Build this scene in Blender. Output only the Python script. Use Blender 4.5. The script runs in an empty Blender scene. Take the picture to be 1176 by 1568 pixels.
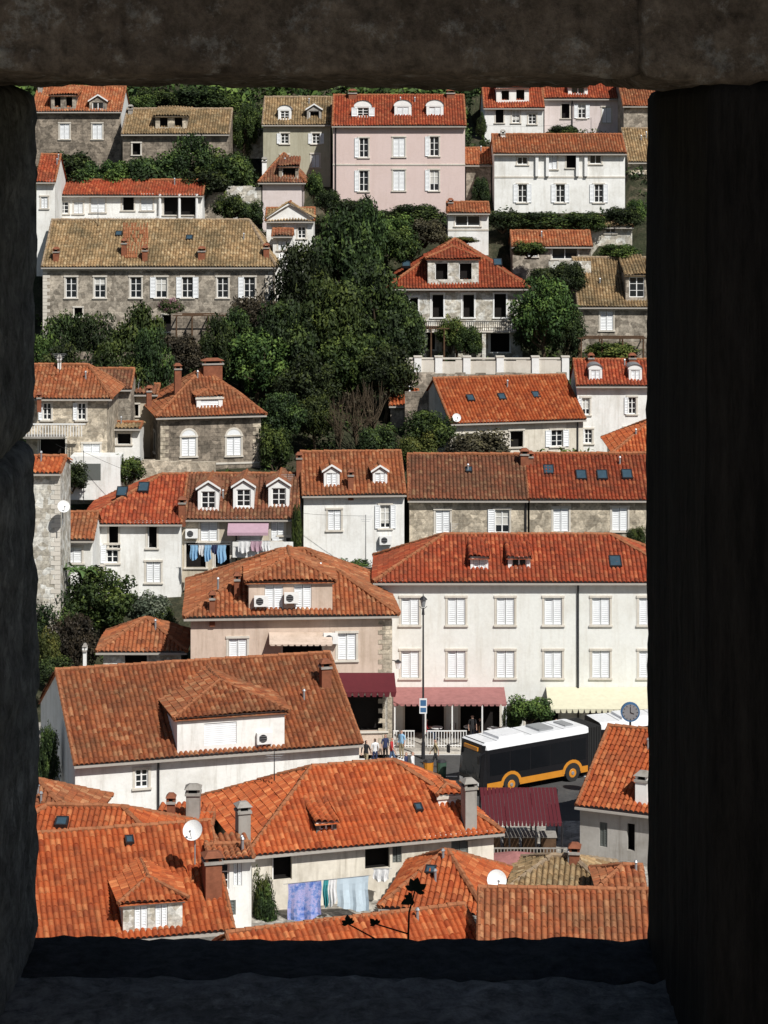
import bpy, bmesh, math, random
import numpy as np
from mathutils import Vector, Matrix, noise
random.seed(7); RNG=np.random.default_rng(7)
# ---------------------------------------------------------------- survey frame
# viewpoint is a loophole in the town wall, 37 m above the street. Bearings are
# tangents*3600, ranges are metres along +Y; everything is placed in world metres.
F=3600.; EYE=37.; HV=200.; CU=588.
def WX(u,D): return (u-CU)*D/F
def WZ(v,D): return EYE-(v-HV)*D/F
scene=bpy.context.scene
# ---------------------------------------------------------------- materials
def base(name):
    m=bpy.data.materials.new(name); m.use_nodes=True
    nt=m.node_tree; b=nt.nodes['Principled BSDF']; b.inputs['Roughness'].default_value=.9
    b.inputs['Specular IOR Level'].default_value=.2
    return m,nt,b
def N(nt,t,**kw):
    n=nt.nodes.new(t)
    for k,v in kw.items(): setattr(n,k,v)
    return n
def coords(nt,kind='Object',rand=True,scale=None):
    tc=N(nt,'ShaderNodeTexCoord'); out=tc.outputs[kind]
    if scale:
        mp=N(nt,'ShaderNodeMapping'); mp.inputs['Scale'].default_value=scale
        nt.links.new(out,mp.inputs['Vector']); out=mp.outputs[0]
    if rand:
        oi=N(nt,'ShaderNodeObjectInfo'); ma=N(nt,'ShaderNodeMath',operation='MULTIPLY'); ma.inputs[1].default_value=57.
        nt.links.new(oi.outputs['Random'],ma.inputs[0])
        va=N(nt,'ShaderNodeVectorMath',operation='ADD'); nt.links.new(out,va.inputs[0]); nt.links.new(ma.outputs[0],va.inputs[1]); out=va.outputs[0]
    return out
def nz(nt,vec,scale,detail=4,rough=.6):
    n=N(nt,'ShaderNodeTexNoise'); n.inputs['Scale'].default_value=scale; n.inputs['Detail'].default_value=detail; n.inputs['Roughness'].default_value=rough
    nt.links.new(vec,n.inputs['Vector']); return n.outputs[0]
def ramp(nt,fac,stops):
    r=N(nt,'ShaderNodeValToRGB'); e=r.color_ramp.elements
    while len(e)<len(stops): e.new(.5)
    for i,(p,c) in enumerate(stops):
        e[i].position=p; e[i].color=(c[0],c[1],c[2],1) if not isinstance(c,(int,float)) else (c,c,c,1)
    nt.links.new(fac,r.inputs[0]); return r.outputs[0]
def mix(nt,fac,a,b,mode='MIX'):
    m=N(nt,'ShaderNodeMixRGB',blend_type=mode)
    for i,x in ((0,fac),(1,a),(2,b)):
        if isinstance(x,(int,float)): m.inputs[i].default_value=x if i==0 else (x,x,x,1)
        elif isinstance(x,(tuple,list)): m.inputs[i].default_value=(x[0],x[1],x[2],1)
        else: nt.links.new(x,m.inputs[i])
    return m.outputs[0]
def bump(nt,b,h,strength=.4,dist=.05):
    bp=N(nt,'ShaderNodeBump'); bp.inputs['Strength'].default_value=strength; bp.inputs['Distance'].default_value=dist
    nt.links.new(h,bp.inputs['Height']); nt.links.new(bp.outputs[0],b.inputs['Normal'])
def plaster(name,c,dirt=.55,amt=1.):
    m,nt,b=base(name); v=coords(nt)
    n1=nz(nt,v,.5,5,.7); vs=coords(nt,scale=(1.6,1.6,.16)); n2=nz(nt,vs,1.5,5,.7); n3=nz(nt,v,6,3,.6)
    d=tuple(x*dirt*k for x,k in zip(c,(1,.94,.85)))
    a=ramp(nt,n1,[(.45,0),(.72,.6*amt)]); s=ramp(nt,n2,[(.5,0),(.72,.7*amt)])
    col=mix(nt,a,c,d); col=mix(nt,s,col,d); col=mix(nt,1.,col,ramp(nt,n3,[(.3,.93),(.7,1.)]),'MULTIPLY')
    nt.links.new(col,b.inputs['Base Color']); bump(nt,b,n3,.3,.02); return m
def masonry(name,c1,c2,mortar,bw=.55,bh=.26,ms=.02,bs=.5,c3=None):
    m,nt,b=base(name); uv=coords(nt,'UV',False); v=coords(nt)
    wv=N(nt,'ShaderNodeVectorMath',operation='SCALE'); wv.inputs['Scale'].default_value=.16
    nn=N(nt,'ShaderNodeTexNoise'); nn.inputs['Scale'].default_value=2.4; nn.inputs['Detail'].default_value=4; nt.links.new(uv,nn.inputs['Vector']); nt.links.new(nn.outputs['Color'],wv.inputs[0])
    ad=N(nt,'ShaderNodeVectorMath',operation='ADD'); nt.links.new(uv,ad.inputs[0]); nt.links.new(wv.outputs[0],ad.inputs[1])
    br=N(nt,'ShaderNodeTexBrick'); br.inputs['Scale'].default_value=1.; br.inputs['Brick Width'].default_value=bw; br.inputs['Row Height'].default_value=bh
    br.inputs['Mortar Size'].default_value=ms; br.inputs['Mortar Smooth'].default_value=.3; br.offset_frequency=2; br.squash=1.3
    for k,c in (('Color1',c1),('Color2',c2),('Mortar',mortar)): br.inputs[k].default_value=(*c,1)
    nt.links.new(ad.outputs[0],br.inputs['Vector'])
    vo=N(nt,'ShaderNodeTexVoronoi'); vo.inputs['Scale'].default_value=2.3; nt.links.new(ad.outputs[0],vo.inputs['Vector']); sx=N(nt,'ShaderNodeSeparateXYZ'); nt.links.new(vo.outputs['Color'],sx.inputs[0])
    n1=nz(nt,v,.6,5,.7); n3=nz(nt,v,5,5,.7)
    col=mix(nt,ramp(nt,sx.outputs[0],[(.3,0),(.9,.8)]),br.outputs['Color'],c3 or tuple(min(.8,x*1.6) for x in c1))
    col=mix(nt,1.,col,ramp(nt,n1,[(.3,.6),(.7,1.2)]),'MULTIPLY'); col=mix(nt,1.,col,ramp(nt,n3,[(.3,.55),(.7,1.3)]),'MULTIPLY')
    nt.links.new(col,b.inputs['Base Color'])
    h=mix(nt,.4,br.outputs['Fac'],n3); inv=N(nt,'ShaderNodeInvert'); nt.links.new(h,inv.inputs['Color']); bump(nt,b,inv.outputs[0],bs,.06); return m
TP=.26; TC=.38
def tiles(name,tones,patch,pamt=.5,pth=.5):
    m,nt,b=base(name); uv=coords(nt,'UV',False); v=coords(nt)
    sp=N(nt,'ShaderNodeSeparateXYZ'); nt.links.new(uv,sp.inputs[0]); outs=[]
    for i,s in ((0,TP),(1,TC)):
        d=N(nt,'ShaderNodeMath',operation='DIVIDE'); d.inputs[1].default_value=s; nt.links.new(sp.outputs[i],d.inputs[0])
        f=N(nt,'ShaderNodeMath',operation='FLOOR'); nt.links.new(d.outputs[0],f.inputs[0]); outs.append(f.outputs[0])
    cb=N(nt,'ShaderNodeCombineXYZ'); nt.links.new(outs[0],cb.inputs[0]); nt.links.new(outs[1],cb.inputs[1])
    oi=N(nt,'ShaderNodeObjectInfo'); nt.links.new(oi.outputs['Random'],cb.inputs[2])
    wn=N(nt,'ShaderNodeTexWhiteNoise'); nt.links.new(cb.outputs[0],wn.inputs[0])
    k=len(tones); col=ramp(nt,wn.outputs['Value'],[(i/(k-1.),t) for i,t in enumerate(tones)])
    n1=nz(nt,v,.4,7,.78); n2=nz(nt,v,2.2,5,.75)
    col=mix(nt,ramp(nt,n1,[(pth-.08,0),(pth+.14,pamt)]),col,patch); col=mix(nt,ramp(nt,n2,[(.5,0),(.7,pamt)]),col,tuple(x*.5 for x in patch))
    hs=N(nt,'ShaderNodeHueSaturation'); mr=N(nt,'ShaderNodeMapRange'); mr.inputs['To Min'].default_value=.88; mr.inputs['To Max'].default_value=1.16; nt.links.new(oi.outputs['Random'],mr.inputs[0]); nt.links.new(mr.outputs[0],hs.inputs['Value']); hs.inputs['Saturation'].default_value=1.; nt.links.new(col,hs.inputs['Color'])
    nt.links.new(hs.outputs[0],b.inputs['Base Color']); n4=nz(nt,v,14,3); bump(nt,b,n4,.25,.02); return m
def plain(name,c,rough=.6,metal=0.,spec=.4,var=.15):
    m,nt,b=base(name); b.inputs['Roughness'].default_value=rough; b.inputs['Metallic'].default_value=metal
    b.inputs['Specular IOR Level'].default_value=spec
    v=coords(nt); n=nz(nt,v,3,4,.7)
    col=mix(nt,1.,c,ramp(nt,n,[(.3,1-var),(.7,1.)]),'MULTIPLY'); nt.links.new(col,b.inputs['Base Color']); return m
M={}
M['white']=plaster('plaster_white',(.83,.83,.80),.58,.8)
M['hotel']=plaster('plaster_offwhite',(.77,.775,.735),.72,.6)
M['cream']=plaster('plaster_cream',(.75,.70,.60),.5,1.)
M['peach']=plaster('plaster_peach',(.62,.50,.41),.6,.9)
M['pink']=plaster('plaster_pink',(.66,.53,.495),.78,.4)
M['palepink']=plaster('plaster_palepink',(.68,.60,.58),.7,.7)
M['olive']=plaster('plaster_olive',(.43,.41,.31),.6,.7)
M['beige']=plaster('plaster_beige',(.52,.46,.36),.5,1.)
M['grey']=plaster('plaster_grey',(.42,.40,.37),.5,1.)
M['sbeige']=masonry('masonry_beige',(.46,.40,.31),(.34,.29,.22),(.38,.34,.27),.6,.3,.02,.4)
M['sgrey']=masonry('masonry_grey',(.33,.29,.235),(.20,.17,.135),(.29,.265,.215),.6,.3)
M['sbrown']=masonry('masonry_brown',(.25,.21,.165),(.17,.145,.115),(.12,.10,.08),.6,.3)
M['slight']=masonry('masonry_light',(.60,.56,.47),(.35,.32,.26),(.48,.44,.38),.45,.3)
M['trim']=plaster('stone_trim',(.64,.60,.53),.6,.7)
M['r_bright']=tiles('tiles_bright',[(.27,.052,.018),(.46,.115,.036),(.37,.08,.025),(.56,.20,.075)],(.23,.085,.04),.5,.52)
M['r_red']=tiles('tiles_red',[(.18,.038,.019),(.35,.07,.028),(.27,.05,.022),(.43,.13,.055)],(.14,.06,.033),.55,.5)
M['r_mix']=tiles('tiles_mixed',[(.22,.06,.026),(.40,.13,.05),(.31,.085,.035),(.48,.23,.11)],(.17,.085,.045),.65,.48)
M['r_brown']=tiles('tiles_brown',[(.16,.058,.032),(.28,.10,.052),(.21,.07,.038),(.35,.19,.10)],(.12,.07,.042),.7,.47)
M['r_old']=tiles('tiles_old',[(.21,.13,.065),(.40,.27,.14),(.29,.19,.095),(.48,.36,.21)],(.10,.08,.045),.8,.48)
M['ridge']=plain('ridge_tiles',(.38,.15,.07),.9,0,.2,.5); M['ridge_old']=plain('ridge_tiles_old',(.36,.27,.18),.9,0,.2,.5)
M['wpaint']=plain('white_paint',(.82,.82,.80),.55,0,.4,.12)
M['shut']=plain('shutter_white',(.80,.82,.83),.5,0,.4,.12)
M['gshut']=plain('shutter_grey',(.12,.13,.12),.6)
M['greenshut']=plain('shutter_green',(.05,.10,.07),.6)
M['glass']=plain('window_glass',(.02,.024,.028),.08,0,.5,.4)
M['skyglass']=plain('skylight_glass',(.05,.09,.12),.12,0,.8,.3)
M['curtain']=plain('curtain',(.55,.54,.5),.9)
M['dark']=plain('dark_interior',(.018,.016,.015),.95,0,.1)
M['metal']=plain('dark_metal',(.05,.05,.055),.5,.6); M['gmetal']=plain('grey_metal',(.35,.36,.37),.45,.4)
M['gutter']=plain('gutter',(.40,.37,.33),.6)
M['wood']=plain('weathered_wood',(.12,.07,.04),.8,0,.2,.5)
M['maroon']=plain('awning_maroon',(.10,.010,.016),.85); M['apink']=plain('awning_pink',(.38,.17,.16),.85,0,.2,.3); M['ayel']=plain('awning_cream',(.66,.63,.47),.85)
M['lilac']=plain('awning_lilac',(.45,.30,.36),.85)
M['conc']=plaster('concrete',(.34,.32,.29),.5,1.)
M['clay']=plain('clay_pot',(.27,.10,.055),.9,0,.2,.4)
M['black']=plain('black_paint',(.010,.010,.012),.45,0,.3); M['busglass']=plain('bus_glass',(.008,.009,.011),.15,0,.35); M['orange']=plain('bus_orange',(.60,.24,.025),.35,0,.5)
M['rubber']=plain('rubber',(.02,.02,.02),.85); M['buswhite']=plain('bus_white',(.76,.77,.78),.35,0,.5)
M['blue']=plain('sign_blue',(.05,.14,.28),.5); M['signwhite']=plain('sign_white',(.8,.8,.8),.5)
M['skin']=plain('skin',(.50,.30,.22),.6,0,.3,.05); M['hair']=plain('hair',(.03,.02,.014),.7)
for k,c in dict(c_white=(.75,.75,.75),c_navy=(.03,.04,.10),c_red=(.45,.04,.04),c_black=(.02,.02,.022),c_khaki=(.35,.29,.18),c_sky=(.25,.45,.65),c_denim=(.07,.12,.22)).items(): M[k]=plain('cloth_'+k[2:],c,.9)
# ---------------------------------------------------------------- mesh builder
Zv=Vector((0,0,1))
class MB:
    def __init__(s): s.v=[];s.f=[];s.m=[];s.uv=[];s.mats=[]
    def mi(s,m):
        if isinstance(m,str): m=M[m]
        if m not in s.mats: s.mats.append(m)
        return s.mats.index(m)
    def face(s,pts,m,uv=None):
        i=len(s.v); pts=[Vector(p) for p in pts]; s.v+= [tuple(p) for p in pts]; s.f.append(tuple(range(i,i+len(pts)))); s.m.append(s.mi(m))
        if uv is None:
            n=(pts[1]-pts[0]).cross(pts[2]-pts[0])
            if n.length>1e-12: n.normalize()
            if abs(n.z)>.8 or n.length<.5: uv=[(p.x,p.y) for p in pts]
            else:
                t=Zv.cross(n).normalized(); uv=[(p.dot(t),p.z) for p in pts]
        s.uv+=uv
    def hexa(s,P,m):
        for q in ((0,3,2,1),(4,5,6,7),(0,1,5,4),(1,2,6,5),(2,3,7,6),(3,0,4,7)): s.face([P[i] for i in q],m)
    def box(s,x0,x1,y0,y1,z0,z1,m):
        s.hexa([Vector(p) for p in ((x0,y0,z0),(x1,y0,z0),(x1,y1,z0),(x0,y1,z0),(x0,y0,z1),(x1,y0,z1),(x1,y1,z1),(x0,y1,z1))],m)
    def tube(s,P,Q,r0,r1,m,n=8,caps=True):
        P=Vector(P);Q=Vector(Q); d=(Q-P).normalized(); a=d.orthogonal().normalized(); b=d.cross(a)
        A=[P+(a*math.cos(2*math.pi*i/n)+b*math.sin(2*math.pi*i/n))*r0 for i in range(n)]
        B=[Q+(a*math.cos(2*math.pi*i/n)+b*math.sin(2*math.pi*i/n))*r1 for i in range(n)]
        for i in range(n): s.face([A[i],A[(i+1)%n],B[(i+1)%n],B[i]],m)
        if caps: s.face(A[::-1],m); s.face(B,m)
    def bulk(s,V,Fc,UV,m):
        i=len(s.v); s.v+=V.tolist(); s.f+=(Fc+i).tolist(); s.m+=[s.mi(m)]*len(Fc); s.uv+=UV[Fc.ravel()].tolist()
    def build(s,name,parent=None,smooth=False):
        if not s.f: return None
        me=bpy.data.meshes.new(name); me.from_pydata(s.v,[],s.f); 
        for m in s.mats: me.materials.append(m)
        me.polygons.foreach_set('material_index',s.m)
        ul=me.uv_layers.new(name='UVMap'); ul.data.foreach_set('uv',np.array(s.uv,dtype=np.float32).ravel())
        if smooth: me.polygons.foreach_set('use_smooth',[True]*len(s.f))
        me.update(); o=bpy.data.objects.new(name,me); scene.collection.objects.link(o)
        if parent: o.parent=parent
        return o
def empty(name,loc=(0,0,0),yaw=0):
    e=bpy.data.objects.new(name,None); e.empty_display_size=.5; scene.collection.objects.link(e); e.location=loc; e.rotation_euler=(0,0,yaw); return e
def slope(mb,A,B,C,E,m):
    A,B,C,E=map(Vector,(A,B,C,E)); e=B-A; L=e.length
    if L<.2: return
    e/=L; up=(C-A) if abs((C-A).normalized().dot(e))<.999 else (E-A)
    n=e.cross(up).normalized(); t=n.cross(e)
    cu,cv=(C-A).dot(e),(C-A).dot(t); du,dv=(E-A).dot(e),(E-A).dot(t)
    nt_=max(1,int(L/TP)); nc=nt_*5; us=np.linspace(0,L,nc+1)
    vm=np.where(us<cu,us/max(cu,1e-6)*cv,np.where(us>du,(L-us)/max(L-du,1e-6)*dv,cv+(dv-cv)*(us-cu)/max(du-cu,1e-6)))
    vm=np.clip(vm,0,None)
    K=int(math.ceil(vm.max()/TC)); vs=[];lf=[]
    for k in range(K): vs+=[k*TC,(k+1)*TC-.015]; lf+=[.05,.005]
    vs=np.array(vs);lf=np.array(lf)
    V=np.minimum(vs[:,None],vm[None,:]); U=np.broadcast_to(us,V.shape)
    ph=us*(nt_/L)
    tid=np.floor(ph+1e-6).astype(int); jit=RNG.uniform(-.02,.02,(len(vs)//2+1,tid.max()+2))
    H=.13*np.abs(np.sin(np.pi*ph))[None,:]**.75+lf[:,None]+jit[(np.arange(len(vs))//2)[:,None],tid[None,:]]
    sag=.05*np.sin(us/L*5+RNG.uniform(0,6))[None,:]+.035*np.sin(V*1.7+RNG.uniform(0,6))
    H=H+sag
    An,en,tn,nn=(np.array(x) for x in (A,e,t,n))
    Pt=An+U[...,None]*en+V[...,None]*tn+H[...,None]*nn
    R,Cc=V.shape; idx=np.arange(R*Cc).reshape(R,Cc)
    q=np.stack([idx[:-1,:-1],idx[:-1,1:],idx[1:,1:],idx[1:,:-1]],-1).reshape(-1,4)
    keep=((V[1:,:-1]-V[:-1,:-1]>1e-4)|(V[1:,1:]-V[:-1,1:]>1e-4)).ravel()
    uvs=np.stack([np.broadcast_to(ph*TP,V.shape),V],-1).reshape(-1,2)
    mb.bulk(Pt.reshape(-1,3),q[keep],uvs,m)
    off=-n*.09; pts=[A+off,B+off,E+off,C+off]
    if (E-C).length<.05: pts=pts[:3]
    mb.face(pts,m)
def cap(mb,P,Q,m='ridge',r=.13):
    P=Vector(P);Q=Vector(Q); L=(Q-P).length; n=max(1,int(L/.42)); d=(Q-P)/n
    for i in range(n):
        j=Vector((0,0,random.uniform(-.018,.018)+.09)); mb.tube(P+d*i+j,P+d*(i+1)+j,r*1.15,r*.9,m,6)
# ---- vertical wall sheets with real openings
def fbox(mb,pt,x0,x1,z0,z1,d0,d1,m):
    mb.hexa([pt(x0,z0,d0),pt(x1,z0,d0),pt(x1,z0,d1),pt(x0,z0,d1),pt(x0,z1,d0),pt(x1,z1,d0),pt(x1,z1,d1),pt(x0,z1,d1)],m)
def leafpanel(mb,pt,x0,x1,z0,z1,d,m):
    s=.06; fbox(mb,pt,x0,x0+s,z0,z1,d-.045,d,m); fbox(mb,pt,x1-s,x1,z0,z1,d-.045,d,m)
    fbox(mb,pt,x0+s,x1-s,z0,z0+s,d-.045,d,m); fbox(mb,pt,x0+s,x1-s,z1-s,z1,d-.045,d,m)
    k=max(4,int((z1-z0)/.13)); h=(z1-z0-2*s)/k
    for i in range(k):
        a=z0+s+i*h; mb.face([pt(x0+s,a,d-.04),pt(x1-s,a,d-.04),pt(x1-s,a+h*.85,d-.0),pt(x0+s,a+h*.85,d-.0)],m)
    mb.face([pt(x0+s,z0,d+.012),pt(x1-s,z0,d+.012),pt(x1-s,z1,d+.012),pt(x0+s,z1,d+.012)],'gmetal' if m=='shut' else m)
def sash(mb,pt,x0,x1,z0,z1,d,fm='wpaint',bars=1,cur=None):
    s=.07; 
    for a,b,c,e in ((x0,x0+s,z0,z1),(x1-s,x1,z0,z1),(x0+s,x1-s,z0,z0+s),(x0+s,x1-s,z1-s,z1)): fbox(mb,pt,a,b,c,e,d-.05,d+.02,fm)
    xc=(x0+x1)/2
    if x1-x0>.6: fbox(mb,pt,xc-.04,xc+.04,z0+s,z1-s,d-.048,d+.02,fm)
    for i in range(bars):
        zc=z0+(z1-z0)*(i+1)/(bars+1); 
        fbox(mb,pt,x0+s,(xc-.04 if x1-x0>.6 else x1-s),zc-.02,zc+.02,d-.044,d+.018,fm)
        if x1-x0>.6: fbox(mb,pt,xc+.04,x1-s,zc-.02,zc+.02,d-.044,d+.018,fm)
    cur=random.random()<.2 if cur is None else cur
    mb.face([pt(x0,z0,d),pt(x1,z0,d),pt(x1,z1,d),pt(x0,z1,d)],'glass')
    if cur:
        zc=z0+(z1-z0)*random.choice((.2,.35,.6)); mb.face([pt(x0+s,zc,d-.006),pt(x1-s,zc,d-.006),pt(x1-s,z1-s,d-.006),pt(x0+s,z1-s,d-.006)],'curtain')
def fill(mb,pt,x0,x1,z0,z1,kind,tm):
    rv=.2; w=x1-x0
    if tm:
        s=.13; p=-.03
        fbox(mb,pt,x0-s,x0,z0,z1,p,0.01,tm); fbox(mb,pt,x1,x1+s,z0,z1,p,0.01,tm)
        fbox(mb,pt,x0-s-.03,x1+s+.03,z1,z1+s,p-.05,0.01,tm); fbox(mb,pt,x0-s-.05,x1+s+.05,z0-.1,z0,p-.09,0.01,tm)
    if kind in('shut','gshut','greenshut','shutarch'):
        m={'shut':'shut','gshut':'gshut','greenshut':'greenshut','shutarch':'shut'}[kind]; xc=(x0+x1)/2
        tilt=random.uniform(0,.05)
        leafpanel(mb,pt,x0+.02,xc-.015,z0+.02,z1-.02,.09+tilt,m); leafpanel(mb,pt,xc+.015,x1-.02,z0+.02,z1-.02,.09,m)
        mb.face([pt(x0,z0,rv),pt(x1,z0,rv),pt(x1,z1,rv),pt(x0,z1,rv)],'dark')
        if kind=='shutarch':
            r=w/2; pts=[pt(xc+r*math.cos(a),z1+.005+r*math.sin(a),-.05) for a in np.linspace(0,math.pi,13)]; mb.face(pts,'shut')
            for i in range(12):
                a,b=math.pi*i/12,math.pi*(i+1)/12
                mb.hexa([pt(xc+q*math.cos(g),z1+q*math.sin(g),dd) for dd in (-.07,.0) for q,g in ((r,a),(r+.14,a),(r+.14,b),(r,b))],'trim')
    elif kind=='open':
        sash(mb,pt,x0,x1,z0,z1,.15,bars=2); lw=w*.5
        for a,b in ((x0-lw,x0),(x1,x1+lw)): leafpanel(mb,pt,a,b,z0,z1,-.04,'shut')
    elif kind=='half':
        sash(mb,pt,x0,x1,z0,z1,.15,bars=2); leafpanel(mb,pt,x0-w*.5,x0,z0,z1,-.04,'shut')
    elif kind=='glass': sash(mb,pt,x0,x1,z0,z1,.14,bars=2)
    elif kind=='wide': sash(mb,pt,x0,x1,z0,z1,.14,bars=0)
    elif kind=='dark':
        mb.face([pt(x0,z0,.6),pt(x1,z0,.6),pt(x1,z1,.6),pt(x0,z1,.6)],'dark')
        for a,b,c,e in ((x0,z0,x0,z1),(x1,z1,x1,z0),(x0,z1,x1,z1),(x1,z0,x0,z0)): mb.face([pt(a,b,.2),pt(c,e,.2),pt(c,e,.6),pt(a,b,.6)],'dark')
        if w>.5 and random.random()<.6: fbox(mb,pt,x0+.02,x0+.08,z0+.02,z1-.02,.12,.2,'wpaint'); fbox(mb,pt,x0+.02,x1-.02,z1-.09,z1-.02,.121,.2,'wpaint')
    elif kind=='roller':
        k=max(6,int((z1-z0)/.1)); h=(z1-z0)/k
        for i in range(k): mb.face([pt(x0,z0+i*h,.05),pt(x1,z0+i*h,.05),pt(x1,z0+i*h+h*.95,.08),pt(x0,z0+i*h+h*.95,.08)],'shut')
        mb.face([pt(x0,z0,.1),pt(x1,z0,.1),pt(x1,z1,.1),pt(x0,z1,.1)],'shut')
def wallsheet(mb,wb,O,Xd,Nn,x0,x1,z0,z1,ops,m,tm):
    O=Vector(O);Xd=Vector(Xd);Nn=Vector(Nn)
    pt=lambda x,z,d:O+Xd*x+Zv*z+Nn*d
    ops=[(max(a,x0+.02),min(b,x1-.02),max(c,z0+.02),min(e,z1-.02),k) for a,b,c,e,k in ops if b>x0 and a<x1 and e>z0 and c<z1]
    xs=sorted(set([x0,x1]+[o[0] for o in ops]+[o[1] for o in ops])); zs=sorted(set([z0,z1]+[o[2] for o in ops]+[o[3] for o in ops]))
    for i in range(len(xs)-1):
        for j in range(len(zs)-1):
            cx,cz=(xs[i]+xs[i+1])/2,(zs[j]+zs[j+1])/2
            if xs[i+1]-xs[i]<1e-5 or zs[j+1]-zs[j]<1e-5: continue
            if any(o[0]<cx<o[1] and o[2]<cz<o[3] for o in ops): continue
            mb.face([pt(xs[i],zs[j],0),pt(xs[i+1],zs[j],0),pt(xs[i+1],zs[j+1],0),pt(xs[i],zs[j+1],0)],m)
    for a,b,c,e,k in ops:
        if b-a<.03 or e-c<.03: continue
        for p,q in (((a,c),(a,e)),((a,e),(b,e)),((b,e),(b,c)),((b,c),(a,c))): mb.face([pt(*p,0),pt(*q,0),pt(*q,.2),pt(*p,.2)],m)
        fill(wb,pt,a,b,c,e,k,tm)
    return pt
FOOT=[]
class H: pass
def house(name,u0,u1,ve,vb,vr,D,hl=0,hr=0,yaw=0,wm='white',rm='r_red',wins=(),tan=.48,tm='trim',dorm=(),sky=(),chim=(),ext=5,dp=None,ov=.4,cornice=True,bands=(),lw=(),rw=(),ridge='ridge',gm=None,pipes=(),ac=(),quoins=None):
    h=H(); y=math.radians(yaw); uc=(u0+u1)/2; zb=WZ(vb,D); root=empty(name,(WX(uc,D),D,zb),y); h.root=root
    Mi=(Matrix.Translation((WX(uc,D),D,zb))@Matrix.Rotation(y,4,'Z')).inverted(); o=Mi@Vector((0,0,EYE))
    def ray(u,v): return (Mi.to_3x3()@Vector(((u-CU)/F,1,-(v-HV)/F)))
    def onwall(u,v,yy=0): d=ray(u,v); k=(yy-o.y)/d.y; return o+d*k
    ze=WZ(ve,D)-zb; h.onwall=onwall
    num=EYE-(vr-HV)*D/F-(ze+zb); hd=max(1.2,num/(tan+(vr-HV)/F)) if dp is None else dp/2
    t=tan
    if dp is not None: t=max(.05,(WZ(vr,D+hd)-zb-ze)/hd)
    dp=2*hd; h.ze,h.hd,h.t=ze,hd,t
    def onroof(u,v): 
        d=ray(u,v); k=(ze+o.y*t-o.z)/(d.z-t*d.y); return o+d*k
    h.onroof=onroof
    xl=onwall(u0,ve).x; xr=onwall(u1,ve).x; h.xl,h.xr=xl,xr
    wb=MB(); nb=MB(); rb=MB()
    ops=[]
    for (u,v,w,hh,k) in wins:
        a=onwall(u-w/2,v+hh/2); b=onwall(u+w/2,v-hh/2); ops.append((a.x,b.x,a.z,b.z,k))
    wallsheet(wb,nb,(0,0,0),(1,0,0),(0,1,0),xl,xr,-ext,ze,ops,wm,tm)
    sm=gm or wm
    wallsheet(wb,nb,(xl,dp,0),(0,-1,0),(1,0,0),0,dp,-ext,ze,[(dp-a-w/2,dp-a+w/2,ze-z-hh,ze-z,k) for a,z,w,hh,k in lw],sm,tm)
    wallsheet(wb,nb,(xr,0,0),(0,1,0),(-1,0,0),0,dp,-ext,ze,[(a-w/2,a+w/2,ze-z-hh,ze-z,k) for a,z,w,hh,k in rw],sm,tm)
    wallsheet(wb,nb,(xr,dp,0),(-1,0,0),(0,-1,0),0,xr-xl,-ext,ze,[],wm,tm)
    if quoins:
        for i in range(int((ze+ext)/.3)):
            z=ze-.3-i*.3; w=.35 if i%2 else .6
            wb.box(xl-.025,xl+w,-.028,-.004,z-.275,z,quoins); wb.box(xr-w,xr+.025,-.028,-.004,z-.275,z,quoins)
    zr=ze+hd*t; mx=(xr-xl)/2
    L=hl*hd; R=hr*hd
    if L+R>2*mx-.1: s=(2*mx-.1)/(L+R); L*=s;R*=s
    ol=ov if hl else .12; orr=ov if hr else .12; zo=ze-ov*t; 
    a=(xl-ol,-ov,zo); b=(xr+orr,-ov,zo); c2=(xr+orr,dp+ov,zo); d2=(xl-ol,dp+ov,zo)
    rl=(xl-ol+(L+ol if hl else 0),hd,zr); rr=(xr+orr-(R+orr if hr else 0),hd,zr)
    slope(rb,a,b,rl,rr,rm); slope(rb,c2,d2,rr,rl,rm)
    if hl: slope(rb,d2,a,rl,rl,rm); cap(rb,a,rl,ridge); cap(rb,d2,rl,ridge)
    else:
        wb.face([(xl,0,ze),(xl,hd,zr-.1),(xl,dp,ze)],sm); cap(rb,(a[0]+.06,a[1],a[2]),(rl[0]+.06,rl[1],rl[2]),ridge,.1)
    if hr: slope(rb,b,c2,rr,rr,rm); cap(rb,b,rr,ridge); cap(rb,c2,rr,ridge)
    else: wb.face([(xr,0,ze),(xr,dp,ze),(xr,hd,zr-.1)],sm); cap(rb,(b[0]-.06,b[1],b[2]),(rr[0]-.06,rr[1],rr[2]),ridge,.1)
    cap(rb,rl,rr,ridge)
    # eaves: soffit board, gutter
    rb.face([(xl-ol,-ov,zo-.08),(xr+orr,-ov,zo-.08),(xr+orr,0.0,ze-.08),(xl-ol,0.0,ze-.08)],'gutter')
    rb.box(xl-ol,xr+orr,-ov-.1,-ov-.01,zo-.12,zo-.01,'gutter')
    if cornice: wb.box(xl-.03,xr+.03,-.14,-.003,ze-.26,ze-.09,'trim')
    for v in bands: z=onwall(uc,v).z; wb.box(xl-.02,xr+.02,-.06,-.003,z-.07,z+.07,'trim')
    for u in pipes: x=onwall(u,ve).x; wb.tube((x,-.1,ze-.2),(x,-.1,-ext+1),.06,.06,'metal',6)
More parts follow.
